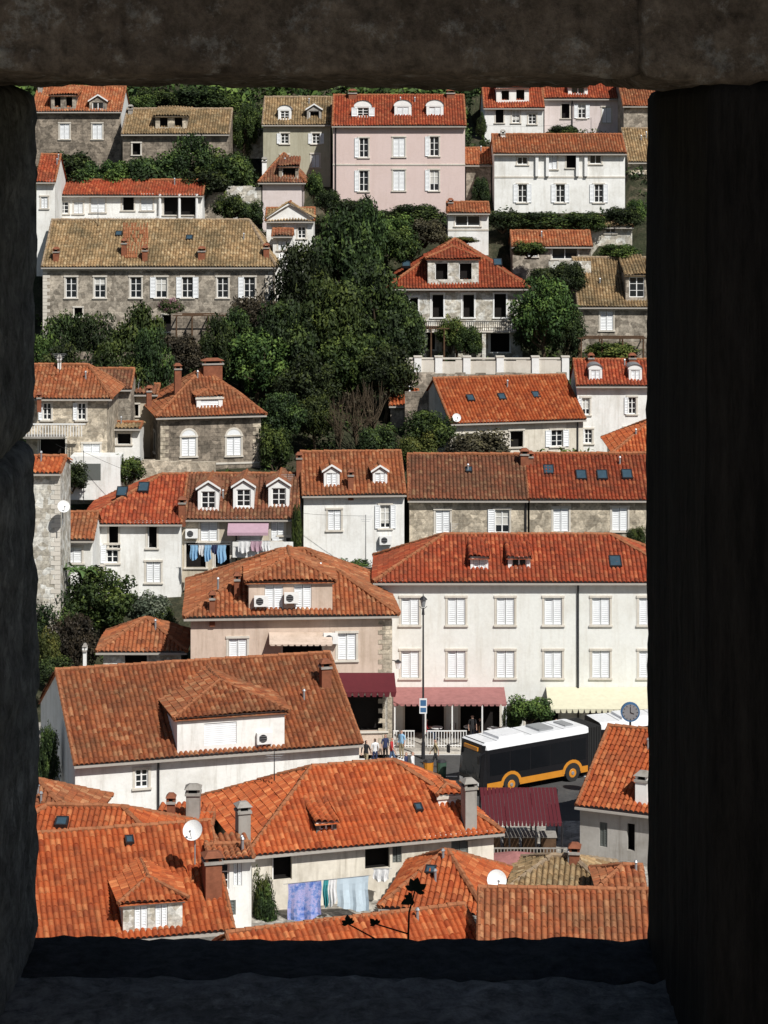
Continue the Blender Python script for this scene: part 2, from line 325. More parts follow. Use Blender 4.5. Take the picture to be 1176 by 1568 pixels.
    # dormers (u centre, v base, w px, h px, roof kind, window kind, wall material)
    for (u,v,w,hh,rk,wk,dm) in dorm:
        p=onroof(u,v); ps=F/(D+p.y); W=w/ps/2; hz=hh/ps; x,y0,z0=p.x,p.y,p.z
        oo=[]
        if wk=='two': oo=[(x-W*.72,x-W*.22,z0+hz*.2,z0+hz*.85,'dark'),(x+W*.22,x+W*.72,z0+hz*.2,z0+hz*.85,'dark')]
        elif wk=='twos': oo=[(x-W*.62,x-W*.18,z0+hz*.05,z0+hz*.9,'shut'),(x+W*.08,x+W*.5,z0+hz*.05,z0+hz*.9,'shut')]
        elif wk=='f1': oo=[(x-W*.5,x+W*.1,z0+hz*.2,z0+hz*.8,'roller')]
        elif wk: oo=[(x-W*.68,x+W*.68,z0+hz*.12,z0+hz*.9,wk)]
        wallsheet(wb,nb,(0,y0,0),(1,0,0),(0,1,0),x-W,x+W,z0-.3,z0+hz,oo,dm,None)
        yb=y0+hz/t
        for sx in (-1,1): wb.face([(x+sx*W,y0,z0-.3),(x+sx*W,y0,z0+hz),(x+sx*W,yb,z0+hz),(x+sx*W,yb,z0-.3)],dm)
        zt=z0+hz; o2=.12 if W<1.2 else .25
        if rk=='g' or rk=='h':
            pt_=.62 if rk=='g' else .36
            rise=(W+o2)*pt_; ybr=y0+(hz+rise)/t+.2; ybr=min(ybr,max(yb,hd*1.15)); ze2=zt-.02; f=y0-o2; st=0 if rk=='g' else (W+o2)
            slope(rb,(x-W-o2,ybr,ze2),(x-W-o2,f,ze2),(x,ybr,ze2+rise),(x,f+st,ze2+rise),rm)
            slope(rb,(x+W+o2,f,ze2),(x+W+o2,ybr,ze2),(x,f+st,ze2+rise),(x,ybr,ze2+rise),rm)
            if rk=='h': slope(rb,(x-W-o2,f,ze2),(x+W+o2,f,ze2),(x,f+st,ze2+rise),(x,f+st,ze2+rise),rm); cap(rb,(x-W-o2,f,ze2),(x,f+st,ze2+rise),ridge,.1); cap(rb,(x+W+o2,f,ze2),(x,f+st,ze2+rise),ridge,.1); wb.box(x-W-.1,x+W+.1,y0-.1,y0-.003,zt-.2,zt-.06,'trim')
            else:
                wb.face([(x-W,y0,zt),(x+W,y0,zt),(x,y0,zt+W*pt_)],dm)
                for sx in (-1,1): wb.hexa([Vector(q) for q in ((x+sx*(W+.14),y0-.14,zt-.06),(x,y0-.14,zt+W*pt_+.04),(x,y0-.003,zt+W*pt_+.04),(x+sx*(W+.14),y0-.003,zt-.06),(x+sx*(W+.14),y0-.14,zt+.08),(x,y0-.14,zt+W*pt_+.18),(x,y0-.003,zt+W*pt_+.18),(x+sx*(W+.14),y0-.003,zt+.08))],'wpaint')
            cap(rb,(x,f+st,ze2+rise),(x,ybr,ze2+rise),ridge,.1)
        elif rk=='s':
            k=t*.35; yy=hz/(t-k)+.15; slope(rb,(x-W-o2,y0-.3,zt-.3*k),(x+W+o2,y0-.3,zt-.3*k),(x-W-o2,y0+yy,zt+yy*k+.05),(x+W+o2,y0+yy,zt+yy*k+.05),rm)
            wb.box(x-W-.05,x+W+.05,y0-.12,y0-.003,zt-.16,zt-.06,'trim')
        elif rk=='r':
            n=10; A_=[(x-(W+.08)*math.cos(math.pi*i/n),zt+(W*.75)*math.sin(math.pi*i/n)) for i in range(n+1)]
            for i in range(n): wb.face([(A_[i][0],y0-.12,A_[i][1]),(A_[i+1][0],y0-.12,A_[i+1][1]),(A_[i+1][0],yb+1.,A_[i+1][1]),(A_[i][0],yb+1.,A_[i][1])],'gmetal')
            wb.face([(q[0],y0-.02,q[1]-.02) for q in A_],dm)
    sb=MB()
    for q in sky:
        u,v=q[:2]; w=(q[2] if len(q)>2 else .38); ln=(q[3] if len(q)>3 else .55)
        p=onroof(u,v); T=Vector((0,1,t)).normalized(); Nn=Vector((0,-t,1)).normalized(); Xx=Vector((1,0,0))
        def hb(a,b,c,d,n0,n1,m): sb.hexa([p+Xx*i+T*j+Nn*k for k in (n0,n1) for i,j in ((a,c),(b,c),(b,d),(a,d))],m)
        f=.07; hb(-w,-w+f,-ln,ln,0,.25,'metal'); hb(w-f,w,-ln,ln,0,.25,'metal'); hb(-w+f,w-f,-ln,-ln+f,0,.248,'metal'); hb(-w+f,w-f,ln-f,ln,0,.248,'metal'); hb(-w+f,w-f,-ln+f,ln-f,0,.22,'skyglass')
    for i in range(random.choice((0,1,1,2))):
        x=random.uniform(xl+1.5,max(xl+1.6,xr-1.5)); yy=random.uniform(.4,.8)*hd; sb.tube((x,yy,ze+yy*t-.1),(x,yy,ze+yy*t+.55),.06,.06,'gmetal',7); sb.tube((x,yy,ze+yy*t+.55),(x,yy,ze+yy*t+.65),.11,.05,'gmetal',7)
    cb=MB()
    for (u,vt,vbm,w,m) in chim:
        p=onroof(u,vbm)
        if p.y>hd: p=onwall(u,vbm,hd)
        ps=F/(D+p.y); hh=(vbm-vt)/ps; W=w/ps/2; x,yy=p.x,p.y; z0=p.z-.7; z1=p.z+hh-.35; Wy=min(W,.45)
        cb.box(x-W*.85,x+W*.85,yy-Wy,yy+Wy,z0,z1-.15,m); cb.box(x-W,x+W,yy-Wy-.08,yy+Wy+.08,z1-.15,z1-.04,'conc')
        for sx in (-1,1):
            for sy in (-1,1): cb.box(x+sx*W*.7-.06,x+sx*W*.7+.06,yy+sy*Wy*.75-.06,yy+sy*Wy*.75+.06,z1-.04,z1+.16,m)
        cb.box(x-W*.5,x+W*.5,yy-Wy*.5,yy+Wy*.5,z1-.04,z1+.1,'dark')
        cb.hexa([Vector(q) for q in ((x-W-.03,yy-Wy-.1,z1+.16),(x+W+.03,yy-Wy-.1,z1+.16),(x+W+.03,yy+Wy+.1,z1+.16),(x-W-.03,yy+Wy+.1,z1+.16),(x-W*.5,yy-.12,z1+.35),(x+W*.5,yy-.12,z1+.35),(x+W*.5,yy+.12,z1+.35),(x-W*.5,yy+.12,z1+.35))],'conc' if m!='clay' else 'clay')
    ab=MB()
    for q in ac:
        u,v=q[:2]; yy=q[2] if len(q)>2 else 0; p=onwall(u,v,yy); acunit(ab,p.x,yy,p.z)
    wb.build('walls',root); nb.build('windows',root); rb.build('roof',root); sb.build('skylights_and_vents',root); cb.build('chimneys',root); ab.build('air_conditioner',root)
    c_=math.cos(y); s_=math.sin(y); FOOT.append((WX(uc,D),D,c_,s_,xl,xr,dp,zb))
    return h
def acunit(ab,x,y,z):
    ab.box(x-.42,x+.42,y-.42,y-.1,z-.3,z+.3,'wpaint')
    pts=[(x-.1+.22*math.cos(a),y-.424,z+.22*math.sin(a)) for a in np.linspace(0,2*math.pi,17)[:-1]]; ab.face(pts,'metal')
    for k in range(3): ab.box(x-.32,x+.12,y-.432,y-.426,z-.13+k*.12,z-.11+k*.12,'gmetal')
    ab.box(x-.35,x-.3,y-.4,y-.0,z-.38,z-.301,'gmetal'); ab.box(x+.3,x+.35,y-.4,y-.0,z-.38,z-.301,'gmetal')
# ================================================================ BUILDINGS
# --- top row
house('stone_house',50,185,168,246,134,232,wm='sbrown',rm='r_mix',gm='white',tan=.55,wins=[(99,201,15,24,'shut'),(149,201,15,24,'shut')],dorm=[(97,169,38,24,'s','two','sgrey'),(150,169,26,14,'g','wide','sgrey')],chim=[(62,124,140,8,'conc')])
house('stone_cottage',188,350,203,246,168,226,wm='sbrown',rm='r_old',ridge='ridge_old',wins=[(209,228,12,18,'dark'),(300,226,12,16,'dark')],dorm=[(262,199,48,22,'s','two','sbeige')],chim=[(200,160,175,8,'conc')])
house('olive_house',403,506,188,266,150,229,wm='olive',rm='r_old',ridge='ridge_old',tan=.55,wins=[(436,212,12,16,'half'),(484,212,12,16,'open'),(483,246,12,20,'shut'),(436,246,12,18,'dark')],dorm=[(436,184,20,16,'r','glass','wpaint'),(481,184,22,16,'g','dark','conc')])
house('pink_apartment_house',510,712,190,312,147,225,wm='pink',rm='r_red',tan=.5,tm='trim',wins=[(557,226,14,30,'half'),(611,225,18,30,'shut'),(665,224,14,30,'half'),(557,277,14,32,'half'),(611,276,18,32,'shut'),(665,276,14,32,'half')],bands=[252],dorm=[(556,180,26,17,'r','open','wpaint'),(617,179,26,17,'r','shut','wpaint'),(666,179,26,17,'r','shut','wpaint')],chim=[(540,136,150,14,'clay'),(690,136,150,14,'clay')],pipes=[514])
house('white_villa',742,832,163,206,128,243,wm='white',rm='r_red',wins=[(765,178,12,20,'dark'),(790,178,12,20,'glass'),(815,182,12,16,'glass')],dorm=[(785,158,50,24,'s','two','white')])
house('pale_pink_house',834,952,149,206,112,246,wm='palepink',rm='r_red',wins=[(866,170,12,22,'dark'),(891,170,12,22,'open'),(929,176,14,24,'shut')],dorm=[(885,146,30,14,'s','wide','white')],pipes=[876])
house('terracotta_house',955,1010,160,206,118,240,wm='sgrey',rm='r_mix',wins=[])
house('stone_house',963,1025,246,318,198,232,wm='sbeige',rm='r_old',ridge='ridge_old',wins=[(978,275,12,18,'glass')])
h=house('white_house',757,957,233,320,207,225,wm='white',rm='r_mix',tan=.42,wins=[(800,246,16,12,'wide'),(846,248,14,22,'shut'),(875,246,15,22,'dark'),(912,244,18,14,'wide'),(800,296,14,28,'open'),(858,296,14,28,'open'),(917,296,14,28,'open')],bands=[271],chim=[(770,198,210,8,'white')])
b=MB()
for u in (822,838,884,897): x=h.onwall(u,250).x; b.box(x-.14,x+.14,-.3,-.003,h.ze-2.3,h.ze-.27,'wpaint')
b.build('pilasters',h.root)
house('small_house',714,752,250,290,228,229,wm='sgrey',rm='r_mix')
house('small_white_house',686,748,324,363,311,217,wm='white',rm='r_mix',tan=.4,wins=[(716,338,38,16,'wide')],bands=[352],chim=[(690,303,318,9,'clay')])
h=house('white_terrace_house',76,310,297,339,277,217,wm='white',rm='r_red',tan=.4,wins=[(98,318,14,18,'glass'),(120,318,14,18,'shut'),(150,314,22,22,'shut'),(196,310,18,24,'dark'),(225,310,18,24,'shut'),(276,314,50,30,'dark')])
b=MB()
for i in range(26): x=h.xl+3.4+i*.26; b.box(x,x+.04,-1.,-.95,-.6,.4,'wpaint')
b.box(h.xl+3.3,h.xl+10.2,-1.05,-.9,.4,.48,'wpaint'); b.box(h.xl+3.3,h.xl+10.2,-1.1,-.0,-.8,-.6,'conc')
for x in (10.2,12.,13.6): b.tube((h.xl+x,-.3,-1),(h.xl+x,-.3,h.ze),.14,.12,'wpaint',8)
b.build('balcony',h.root)
house('white_shed',56,84,275,338,238,212,wm='white',rm='r_red',tan=.6,wins=[(68,310,10,18,'shut')])
house('pink_cottage',402,462,276,318,236,221,hl=1,hr=1,wm='palepink',rm='r_brown',tan=.6,dorm=[(442,274,30,20,'s','dark','sgrey')],chim=[(405,240,262,8,'white')])
house('whitewashed_cottage',408,480,336,378,320,214,wm='white',rm='r_old',tan=.5,dp=4,dorm=[(444,337,68,3,'g','','white')],wins=[(450,335,20,10,'dark'),(425,356,14,20,'glass'),(462,356,12,18,'glass')],cornice=False)
house('whitewashed_outbuilding',418,447,360,396,352,210,wm='white',rm='r_brown',dp=3,wins=[(432,376,12,14,'shut')])
# --- second row
h=house('long_stone_house',66,417,405,492,338,205,hr=.4,wm='sgrey',rm='r_old',ridge='ridge_old',tan=.6,quoins='trim',
 wins=[(u,440,17,32,k) for u,k in ((109,'glass'),(153,'glass'),(208,'glass'),(247,'half'),(287,'open'),(341,'glass'),(382,'half'))]+[(262,495,26,26,'dark'),(120,478,12,14,'dark')],bands=[413],
 chim=[(86,378,398,10,'clay'),(190,365,392,9,'clay'),(309,377,396,12,'clay'),(222,376,400,9,'clay'),(408,372,392,10,'clay')],sky=[(290,366,.3,.35),(182,360,.3,.35)])
b=MB(); 
p=h.onroof(207,398); q=h.onroof(207,350)
for i in range(14):
    for j in range(9):
        if random.random()<.75:
            P=p+(q-p)*(j/8.)+Vector((-1+i*.16,0,.17)); b.tube(P,P+(q-p)*(1/8.)+Vector((0,0,-.02)),.09,.08,'ridge',6)
b.build('repair_tiles',h.root)
h=house('stone_villa',600,800,436,542,367,204,hl=1,hr=1,wm='slight',rm='r_red',tan=.55,
 wins=[(670,468,18,36,'dark'),(717,468,18,36,'dark'),(766,468,18,36,'dark'),(634,470,12,30,'dark'),(655,522,22,26,'dark'),(713,524,34,26,'dark'),(765,524,30,30,'dark')],tm='wpaint',
 dorm=[(694,436,78,40,'h','two','slight')],sky=[(622,406),(762,404)],bands=[500],ov=.6,cornice=False)
b=MB()
for u in (640,690,740,790):
    x=h.onwall(u,500).x; b.box(x-.16,x+.16,-1.5,-1.2,-.5,2.0,'slight')
for k in range(60):
    x=h.xl+.2+k*(h.xr-h.xl-.4)/59; b.box(x-.025,x+.025,-1.5,-1.45,2.1,2.9,'metal')
b.box(h.xl,h.xr,-1.52,-1.43,2.9,2.96,'metal'); b.box(h.xl,h.xr,-1.6,-.01,2.0,2.12,'trim'); b.build('terrace',h.root)
house('stone_house',886,1010,466,522,396,205,wm='sgrey',rm='r_old',ridge='ridge_old',tan=.6,wins=[(929,491,20,30,'shut')],dorm=[(975,460,34,40,'s','glass','sgrey')],bands=[474])
house('low_brick_house',785,905,375,402,355,214,wm='sgrey',rm='r_mix',tan=.45,wins=[(815,386,16,14,'shut'),(865,388,40,18,'wide')])
house('stone_hut',905,968,345,375,333,219,wm='slight',rm='r_old',dp=3,wins=[(935,352,16,10,'wide')])
# --- third row
house('stone_townhouse',246,399,632,716,566,178,hl=.95,hr=.95,yaw=12,wm='sbrown',rm='r_mix',tan=.62,tm='trim',
 wins=[(289,684,22,30,'shutarch'),(358,683,22,30,'shutarch')],dorm=[(321,625,40,18,'h','roller','wpaint')],chim=[(325,548,572,34,'clay'),(272,556,590,12,'clay'),(228,590,608,9,'clay')],bands=[710],lw=[(4,1.8,.9,1.6,'gshut')],quoins='sbeige')
h=house('beige_house',40,164,606,716,560,171,wm='sbeige',rm='r_mix',hr=.5,tan=.5,wins=[(72,630,13,26,'half'),(125,630,13,26,'half'),(80,686,40,30,'dark'),(140,690,26,22,'shut')],chim=[(91,543,566,6,'white'),(60,600,616,7,'clay')])
b=MB(); b.box(h.xl,h.xr-3,-1.5,-.01,2.3,2.45,'conc')
for i in range(22): x=h.xl+i*.2; b.box(x,x+.05,-1.45,-1.4,2.45,3.3,'wpaint')
b.box(h.xl,h.xr-1.4,-1.5,-1.35,3.3,3.38,'wpaint'); b.box(h.xr-2.4,h.xr+1.2,-2.2,-.02,-2,1.1,'white'); b.box(h.xr-1.4,h.xr-.2,-2.21,-2.19,-.6,.6,'gshut'); b.build('balcony',h.root)
house('grey_shed',112,200,592,640,566,181,wm='sgrey',rm='r_brown',tan=.5); house('brown_outbuilding',180,240,602,660,590,184,wm='beige',rm='r_brown',dp=4,wins=[(205,628,14,18,'dark')])
house('white_outhouse',150,214,655,705,648,176,wm='white',rm='r_old',dp=3,wins=[(190,672,20,16,'dark'),(165,676,12,18,'gshut')])
house('cream_house',690,893,641,696,578,183,yaw=14,wm='cream',rm='r_bright',tan=.55,wins=[(791,672,20,26,'dark'),(853,671,18,26,'open')],sky=[(720,612,.3,.4),(768,610,.3,.4),(820,607,.3,.4)],pipes=[884])
house('white_house',884,1015,587,696,552,186,wm='white',rm='r_red',tan=.5,wins=[(897,622,12,26,'half'),(968,621,12,26,'half'),(901,668,12,22,'half'),(962,665,12,20,'half')],dorm=[(912,583,20,18,'r','shut','wpaint'),(973,583,20,18,'r','shut','wpaint')],chim=[(905,540,556,10,'clay'),(968,540,556,12,'clay')])
house('terracotta_annex',945,1015,690,716,640,176,hl=1,wm='cream',rm='r_bright',tan=.5)
house('terracotta_lean_to',598,640,618,650,598,190,wm='sgrey',rm='r_bright',dp=4)
# --- fourth row
h=house('white_house',131,277,797,908,728,160,hl=1,wm='white',rm='r_red',tan=.5,wins=[(174,822,14,34,'dark'),(233,822,14,34,'dark'),(235,876,22,32,'shut'),(172,848,18,28,'half'),(150,880,16,26,'shut')],sky=[(187,756),(220,749)],chim=[(279,760,790,12,'clay')])
h=house('washing_line_house',277,455,790,892,727,161,wm='beige',rm='r_brown',tan=.5,wins=[(320,814,26,30,'shut'),(383,818,34,22,'shut'),(425,812,20,32,'shut'),(437,835,20,26,'half'),(300,850,30,38,'dark'),(340,850,24,38,'dark')],
 dorm=[(319,783,32,34,'g','glass','wpaint'),(373,780,32,34,'g','glass','wpaint'),(427,778,32,34,'g','glass','wpaint')],ac=[(294,816)],pipes=[362])
b=MB(); p=h.onwall(350,795); q=h.onwall(412,795); b.face([p,q,q+Vector((0,-1.3,-.7)),p+Vector((0,-1.3,-.7))],'lilac'); b.face([p+Vector((0,-1.3,-.7)),q+Vector((0,-1.3,-.7)),q+Vector((0,-1.3,-.9)),p+Vector((0,-1.3,-.9))],'lilac')
p=h.onwall(358,845); q=h.onwall(450,845); b.box(p.x,q.x,-1.3,-.01,p.z-.15,p.z,'white'); b.box(p.x,q.x,-1.3,-1.2,p.z,p.z+.9,'white'); b.build('awning_and_balcony',h.root)
house('white_house',465,619,753,832,693,163,yaw=4,wm='white',rm='r_mix',tan=.5,wins=[(512,796,20,32,'shut'),(590,791,16,36,'open')],dorm=[(508,746,24,24,'g','shut','wpaint'),(582,744,22,22,'g','shut','wpaint')],chim=[(458,692,722,10,'clay'),(537,718,750,10,'clay')],ac=[(590,826)],pipes=[460])
house('stone_row_house',627,808,761,832,697,165,wm='sbeige',rm='r_brown',tan=.5,wins=[(678,799,22,36,'shut'),(769,798,22,36,'half')],chim=[(803,686,712,14,'clay')],pipes=[805],sky=[(718,722,.25,.3)])
house('stone_row_house',811,1015,761,832,696,165,wm='sbeige',rm='r_red',tan=.5,wins=[(859,796,24,36,'shut'),(949,795,24,36,'shut')],sky=[(840,722),(890,730),(922,730),(960,729)],chim=[(812,690,712,10,'clay')])
house('pale_stone_house',20,92,722,885,700,150,wm='slight',rm='r_bright',dp=5,quoins='trim'); 
house('white_lean_to',90,142,822,888,786,156,wm='white',rm='r_mix',tan=.5,wins=[(112,850,26,24,'shut')])
# --- hotel
hw=[(u,v,27,42,'shut') for v in (936,1017) for u in (628,699,774,847,920,992)]
hotel=house('hotel_building',581,1046,886,1132,820,144,hl=1,hr=1,wm='hotel',rm='r_red',tan=.48,wins=hw+[(650,1098,60,50,'dark'),(735,1098,60,50,'dark'),(830,1108,50,40,'dark'),(930,1108,60,40,'dark')],
 dorm=[(734,874,27,22,'s','shut','wpaint'),(795,872,34,20,'s','wide','wpaint')],sky=[(942,863)],pipes=[885],ext=1)
h=hotel; b=MB()
def awn(b,h,u0,u1,v,out,drop,m,val=.3):
    p=h.onwall(u0,v); q=h.onwall(u1,v); n=max(2,int((q.x-p.x)/.35)); 
    for i in range(n):
        a=p+(q-p)*(i/n); c=p+(q-p)*((i+1)/n); mm=m
        o1=Vector((0,-out,-drop)); sg=Vector((0,-out/2,-drop/2-.05))
        b.face([a+Vector((0,-.02,0)),c+Vector((0,-.02,0)),c+sg,a+sg],mm); b.face([a+sg,c+sg,c+o1,a+o1],mm)
        b.face([a+o1,c+o1,(a+c)/2+(c-a)*.3+o1-Vector((0,0,val)),(a+c)/2-(c-a)*.3+o1-Vector((0,0,val))],mm)
awn(b,h,602,772,1052,3.2,.25,'apink',.14); awn(b,h,836,1040,1052,2.6,.7,'ayel',.25)
for u in (604,650,690,735,771): x=h.onwall(u,1100).x; b.tube((x,-3.1,-.1),(x,-3.1,2.85),.05,.05,'wpaint',6)
b.build('awnings',h.root)
# --- corner house with hipped roof
h=house('corner_house',292,600,938,1132,843,138,hl=1,hr=.9,yaw=4,wm='peach',rm='r_mix',tan=.5,
 wins=[(364,992,28,30,'shut'),(531,990,28,42,'shut'),(463,1000,60,26,'dark'),(560,1092,60,56,'dark'),(480,1092,60,56,'dark')],
 dorm=[(445,937,128,47,'h','twos','peach')],chim=[(363,876,915,10,'clay'),(325,905,940,10,'clay')],ac=[(400,919,0),(446,914,0),(506,976)],ext=1)
b=MB(); awn(b,h,518,604,1030,1.6,.75,'maroon',.3); awn(b,h,412,508,968,1.2,.45,'peach',.1)
for i in range(26): z=h.ze-.5-i*.29; w=.55 if i%2 else .8; b.box(h.xr-w,h.xr+.02,-.03,-.002,z-.27,z,'sbeige')
b.build('awnings_and_quoins',h.root)
house('garden_pavilion',158,277,992,1040,948,142,hl=1,hr=1,wm='slight',rm='r_mix',tan=.5,wins=[(208,1012,34,18,'dark')],bands=[1001],ext=8,chim=[(130,985,1010,6,'white')])
# --- large house in front
h=house('large_white_house',115,550,1148,1240,1013,124,yaw=16,wm='white',rm='r_mix',tan=.48,tm='trim',wins=[(217,1192,20,30,'glass')],
 dorm=[(354,1150,168,56,'h','f1','white')],chim=[(498,1008,1052,18,'clay')],pipes=[242],ac=[(403,1128,0)],lw=[(6,2.5,.8,1.6,'shut')])
# --- lower houses
house('tiled_house',-40,262,1310,1400,1236,110,hl=1,hr=1,yaw=-4,wm='cream',rm='r_bright',tan=.5,sky=[(95,1262,.3,.3)])
house('tiled_house',-60,120,1262,1400,1196,116,hl=1,hr=1,yaw=-6,wm='cream',rm='r_mix',tan=.5)
g=house('laundry_house',386,756,1284,1430,1170,113,hl=.9,hr=.8,yaw=17,wm='cream',rm='r_bright',tan=.5,tm=None,
 wins=[(432,1328,30,42,'dark'),(578,1312,38,40,'dark'),(608,1306,14,32,'gshut'),(704,1293,26,32,'gshut'),(640,1400,28,30,'glass')],
 dorm=[(500,1278,32,22,'s','glass','gshut'),(690,1232,40,16,'h','','white')],chim=[(372,1228,1292,22,'conc'),(718,1190,1262,22,'conc')],sky=[(640,1240,.2,.25)])
house('small_tiled_house',236,322,1270,1330,1250,115,wm='cream',rm='r_bright',dp=4,chim=[(296,1200,1254,24,'conc'),(262,1214,1254,14,'clay')])
house('narrow_white_house',322,385,1312,1440,1298,108,yaw=10,wm='white',rm='r_mix',dp=3,tm=None,wins=[(344,1342,14,40,'glass'),(364,1338,13,38,'shut'),(352,1390,18,24,'gshut')])
h=house('red_roof_house',-60,354,1432,1520,1272,104,yaw=14,wm='white',rm='r_bright',tan=.5,dorm=[(234,1424,92,46,'h','twos','slight')],chim=[(325,1302,1368,30,'clay')],sky=[(198,1290,.2,.25)])
house('small_terracotta_house',596,735,1386,1440,1304,106,hl=.9,hr=.9,yaw=-12,wm='white',rm='r_bright',tan=.5,sky=[(660,1336,.25,.25)])
house('terracotta_roof_house',370,736,1470,1520,1408,97,yaw=20,wm='white',rm='r_bright',tan=.5)
house('terracotta_roof_house',735,1040,1450,1500,1364,97,yaw=-3,wm='cream',rm='r_mix',tan=.45)
house('old_tiled_house',790,925,1358,1420,1312,111,hl=.8,hr=.8,yaw=-8,wm='sbeige',rm='r_old',ridge='ridge_old',tan=.4,chim=[(880,1290,1318,18,'clay')])
house('small_old_roof_house',925,985,1356,1420,1330,108,hl=.8,wm='sbeige',rm='r_mix',tan=.4)
h=house('grey_house',888,1040,1235,1350,1118,119,yaw=-24,wm='grey',rm='r_bright',tan=.55,hr=0,tm=None,wins=[(924,1278,12,36,'gshut'),(966,1282,12,40,'dark')],chim=[(985,1180,1225,22,'white')])
# ---------------------------------------------------------------- terrain
TD=[0,147,150,152,160,166,172,178,186,190,196,205,210,215,219,225,232,245,262,300,420,700,1500]
TZ=[0,0,1.2,2.5,5.2,7.2,10.2,11.2,11.5,13,15.,17.4,20.2,24.3,26.8,29.1,33.1,36.5,44,60,112,210,420]
def tz(x,y):
    z=float(np.interp(y,TD,TZ))
    if y>149: z+=.35*noise.noise(Vector((x*.12,y*.12,0)))*min(1,(y-149)/6)+ (1.8*noise.noise(Vector((x*.02,y*.02,3)))*min(6,max(0,(y-240)/25)))
    return z
def foot(x,y,m=.4):
    for (ox,oy,c,s,xl,xr,dp,zb) in FOOT:
        dx,dy=x-ox,y-oy; lx=c*dx+s*dy; ly=-s*dx+c*dy
        if xl-m<lx<xr+m and -m<ly<dp+m: return zb
    return None
def mkground():
    m,nt,b=base('hillside_ground'); v=coords(nt,rand=False)
    n1=nz(nt,v,.09,6,.7); n2=nz(nt,v,.9,6,.7); n3=nz(nt,v,6,4,.7)
    col=ramp(nt,n2,[(.3,(.022,.028,.014)),(.5,(.05,.05,.028)),(.62,(.11,.09,.06)),(.75,(.24,.21,.165))]); col=mix(nt,ramp(nt,n1,[(.42,0),(.6,.6)]),col,(.035,.045,.02)); col=mix(nt,1.,col,ramp(nt,n3,[(.3,.4),(.7,1.2)]),'MULTIPLY')
    nt.links.new(col,b.inputs['Base Color']); bump(nt,b,n2,.6,.4); return m
M['ground']=mkground()
def grid(name,xs,ys,fz,mat):
    V=[(x,y,fz(x,y)) for y in ys for x in xs]; n=len(xs)
    Fc=[(j*n+i,j*n+i+1,(j+1)*n+i+1,(j+1)*n+i) for j in range(len(ys)-1) for i in range(n-1)]
    me=bpy.data.meshes.new(name); me.from_pydata(V,[],Fc); me.materials.append(mat); me.polygons.foreach_set('use_smooth',[True]*len(Fc)); o=bpy.data.objects.new(name,me); scene.collection.objects.link(o); return o
def gz(x,y):
    z=tz(x,y); f=foot(x,y)
    return z if f is None else min(z,f-.1)
xs=sorted(set([-900,-500,-250,-150,-100,-75]+[i*1.0 for i in range(-60,61)]+[75,100,150,250,500,900])); ys=[-60,-30,0,40,80,100,120]+[125+i for i in range(0,150)]+[280,290,300,320,340,370,400,450,520,620,760,950,1200,1500]
grid('hillside_ground',xs,ys,gz,M['ground'])
def surf(name,c1,c2,sc,bs=.2):
    m,nt,b=base(name); v=coords(nt,rand=False); n=nz(nt,v,sc,6,.7); n2=nz(nt,v,sc*12,3,.7); col=mix(nt,1.,ramp(nt,n,[(.3,c1),(.7,c2)]),ramp(nt,n2,[(.3,.8),(.7,1.1)]),'MULTIPLY'); nt.links.new(col,b.inputs['Base Color']); bump(nt,b,n2,bs,.02); return m
M['asphalt']=surf('asphalt',(.05,.05,.052),(.10,.098,.094),.4); M['paving']=masonry('limestone_paving',(.36,.34,.30),(.28,.26,.23),(.18,.17,.15),.9,.6,.02,.2)
def slab(name,x0,x1,y0,y1,z0,z1,m):
    b=MB(); b.box(x0,x1,y0,y1,z0,z1,m); return b.build(name)
slab('town_paving',-40,40,90,149,-.3,.004,'paving'); slab('road',-6,30,126,139.6,-.1,.008,'asphalt')
slab('pavement',-6,30,139.6,144,-.1,.13,'paving'); slab('pavement',-6,4.6,126,133.5,-.1,.13,'paving')
b=MB()
for i in range(12): b.box(-5+i*2.6,-3.6+i*2.6,134.6,134.75,.0,.012,'wpaint')
for i in range(7): b.box(-4+i*.8,-3.5+i*.8,136.,139.,.0,.0125,'wpaint')
b.box(-6,30,139.3,139.4,.0,.0122,'wpaint'); b.build('road_markings')
slab('kerb',-6,30,139.45,139.6,-.1,.135,'trim')
def stonewall(name,u0,u1,vt,vb,D,m,cap_=None,th=.5,yaw=0):
    r=empty(name,(WX((u0+u1)/2,D),D,WZ(vb,D)),math.radians(yaw)); W=(u1-u0)*D/F/2; hh=(vb-vt)*D/F; b=MB(); n=max(2,int(W*2/.8))
    for i in range(n):
        j=random.uniform(-.09,.09); b.box(-W+2*W*i/n,-W+2*W*(i+1)/n,0,th,-2,hh+j,m)
    if cap_: b.box(-W,W,-.05,th+.05,hh+.1,hh+.2,cap_)
    b.build('masonry',r); return r
stonewall('garden_wall',620,868,572,604,196,'sgrey'); stonewall('white_boundary_wall',620,868,552,574,197,'trim','trim')
b=MB(); e=empty('wall_pillars',(0,196.9,0))
for u in (640,672,715,766,820,866): x=WX(u,196.9); z=WZ(560,196.9); b.box(x-.3,x+.3,-.05,.6,z-1.2,z+.7,'wpaint'); b.box(x-.36,x+.36,-.1,.66,z+.7,z+.8,'trim')
b.build('pillars',e)
stonewall('retaining_wall',345,400,286,302,221,'slight'); stonewall('retaining_wall',300,345,293,308,220,'sgrey'); stonewall('retaining_wall',262,345,482,525,199,'sbrown'); stonewall('retaining_wall',60,262,540,560,189,'sbrown')
stonewall('retaining_wall',905,990,523,560,199,'sbrown'); stonewall('retaining_wall',840,905,400,425,209,'slight'); stonewall('retaining_wall',620,690,600,640,188,'sbrown'); stonewall('retaining_wall',200,330,706,722,172,'sbeige')
stonewall('retaining_wall',455,690,872,905,153,'sbeige'); stonewall('retaining_wall',350,403,196,212,234,'slight')
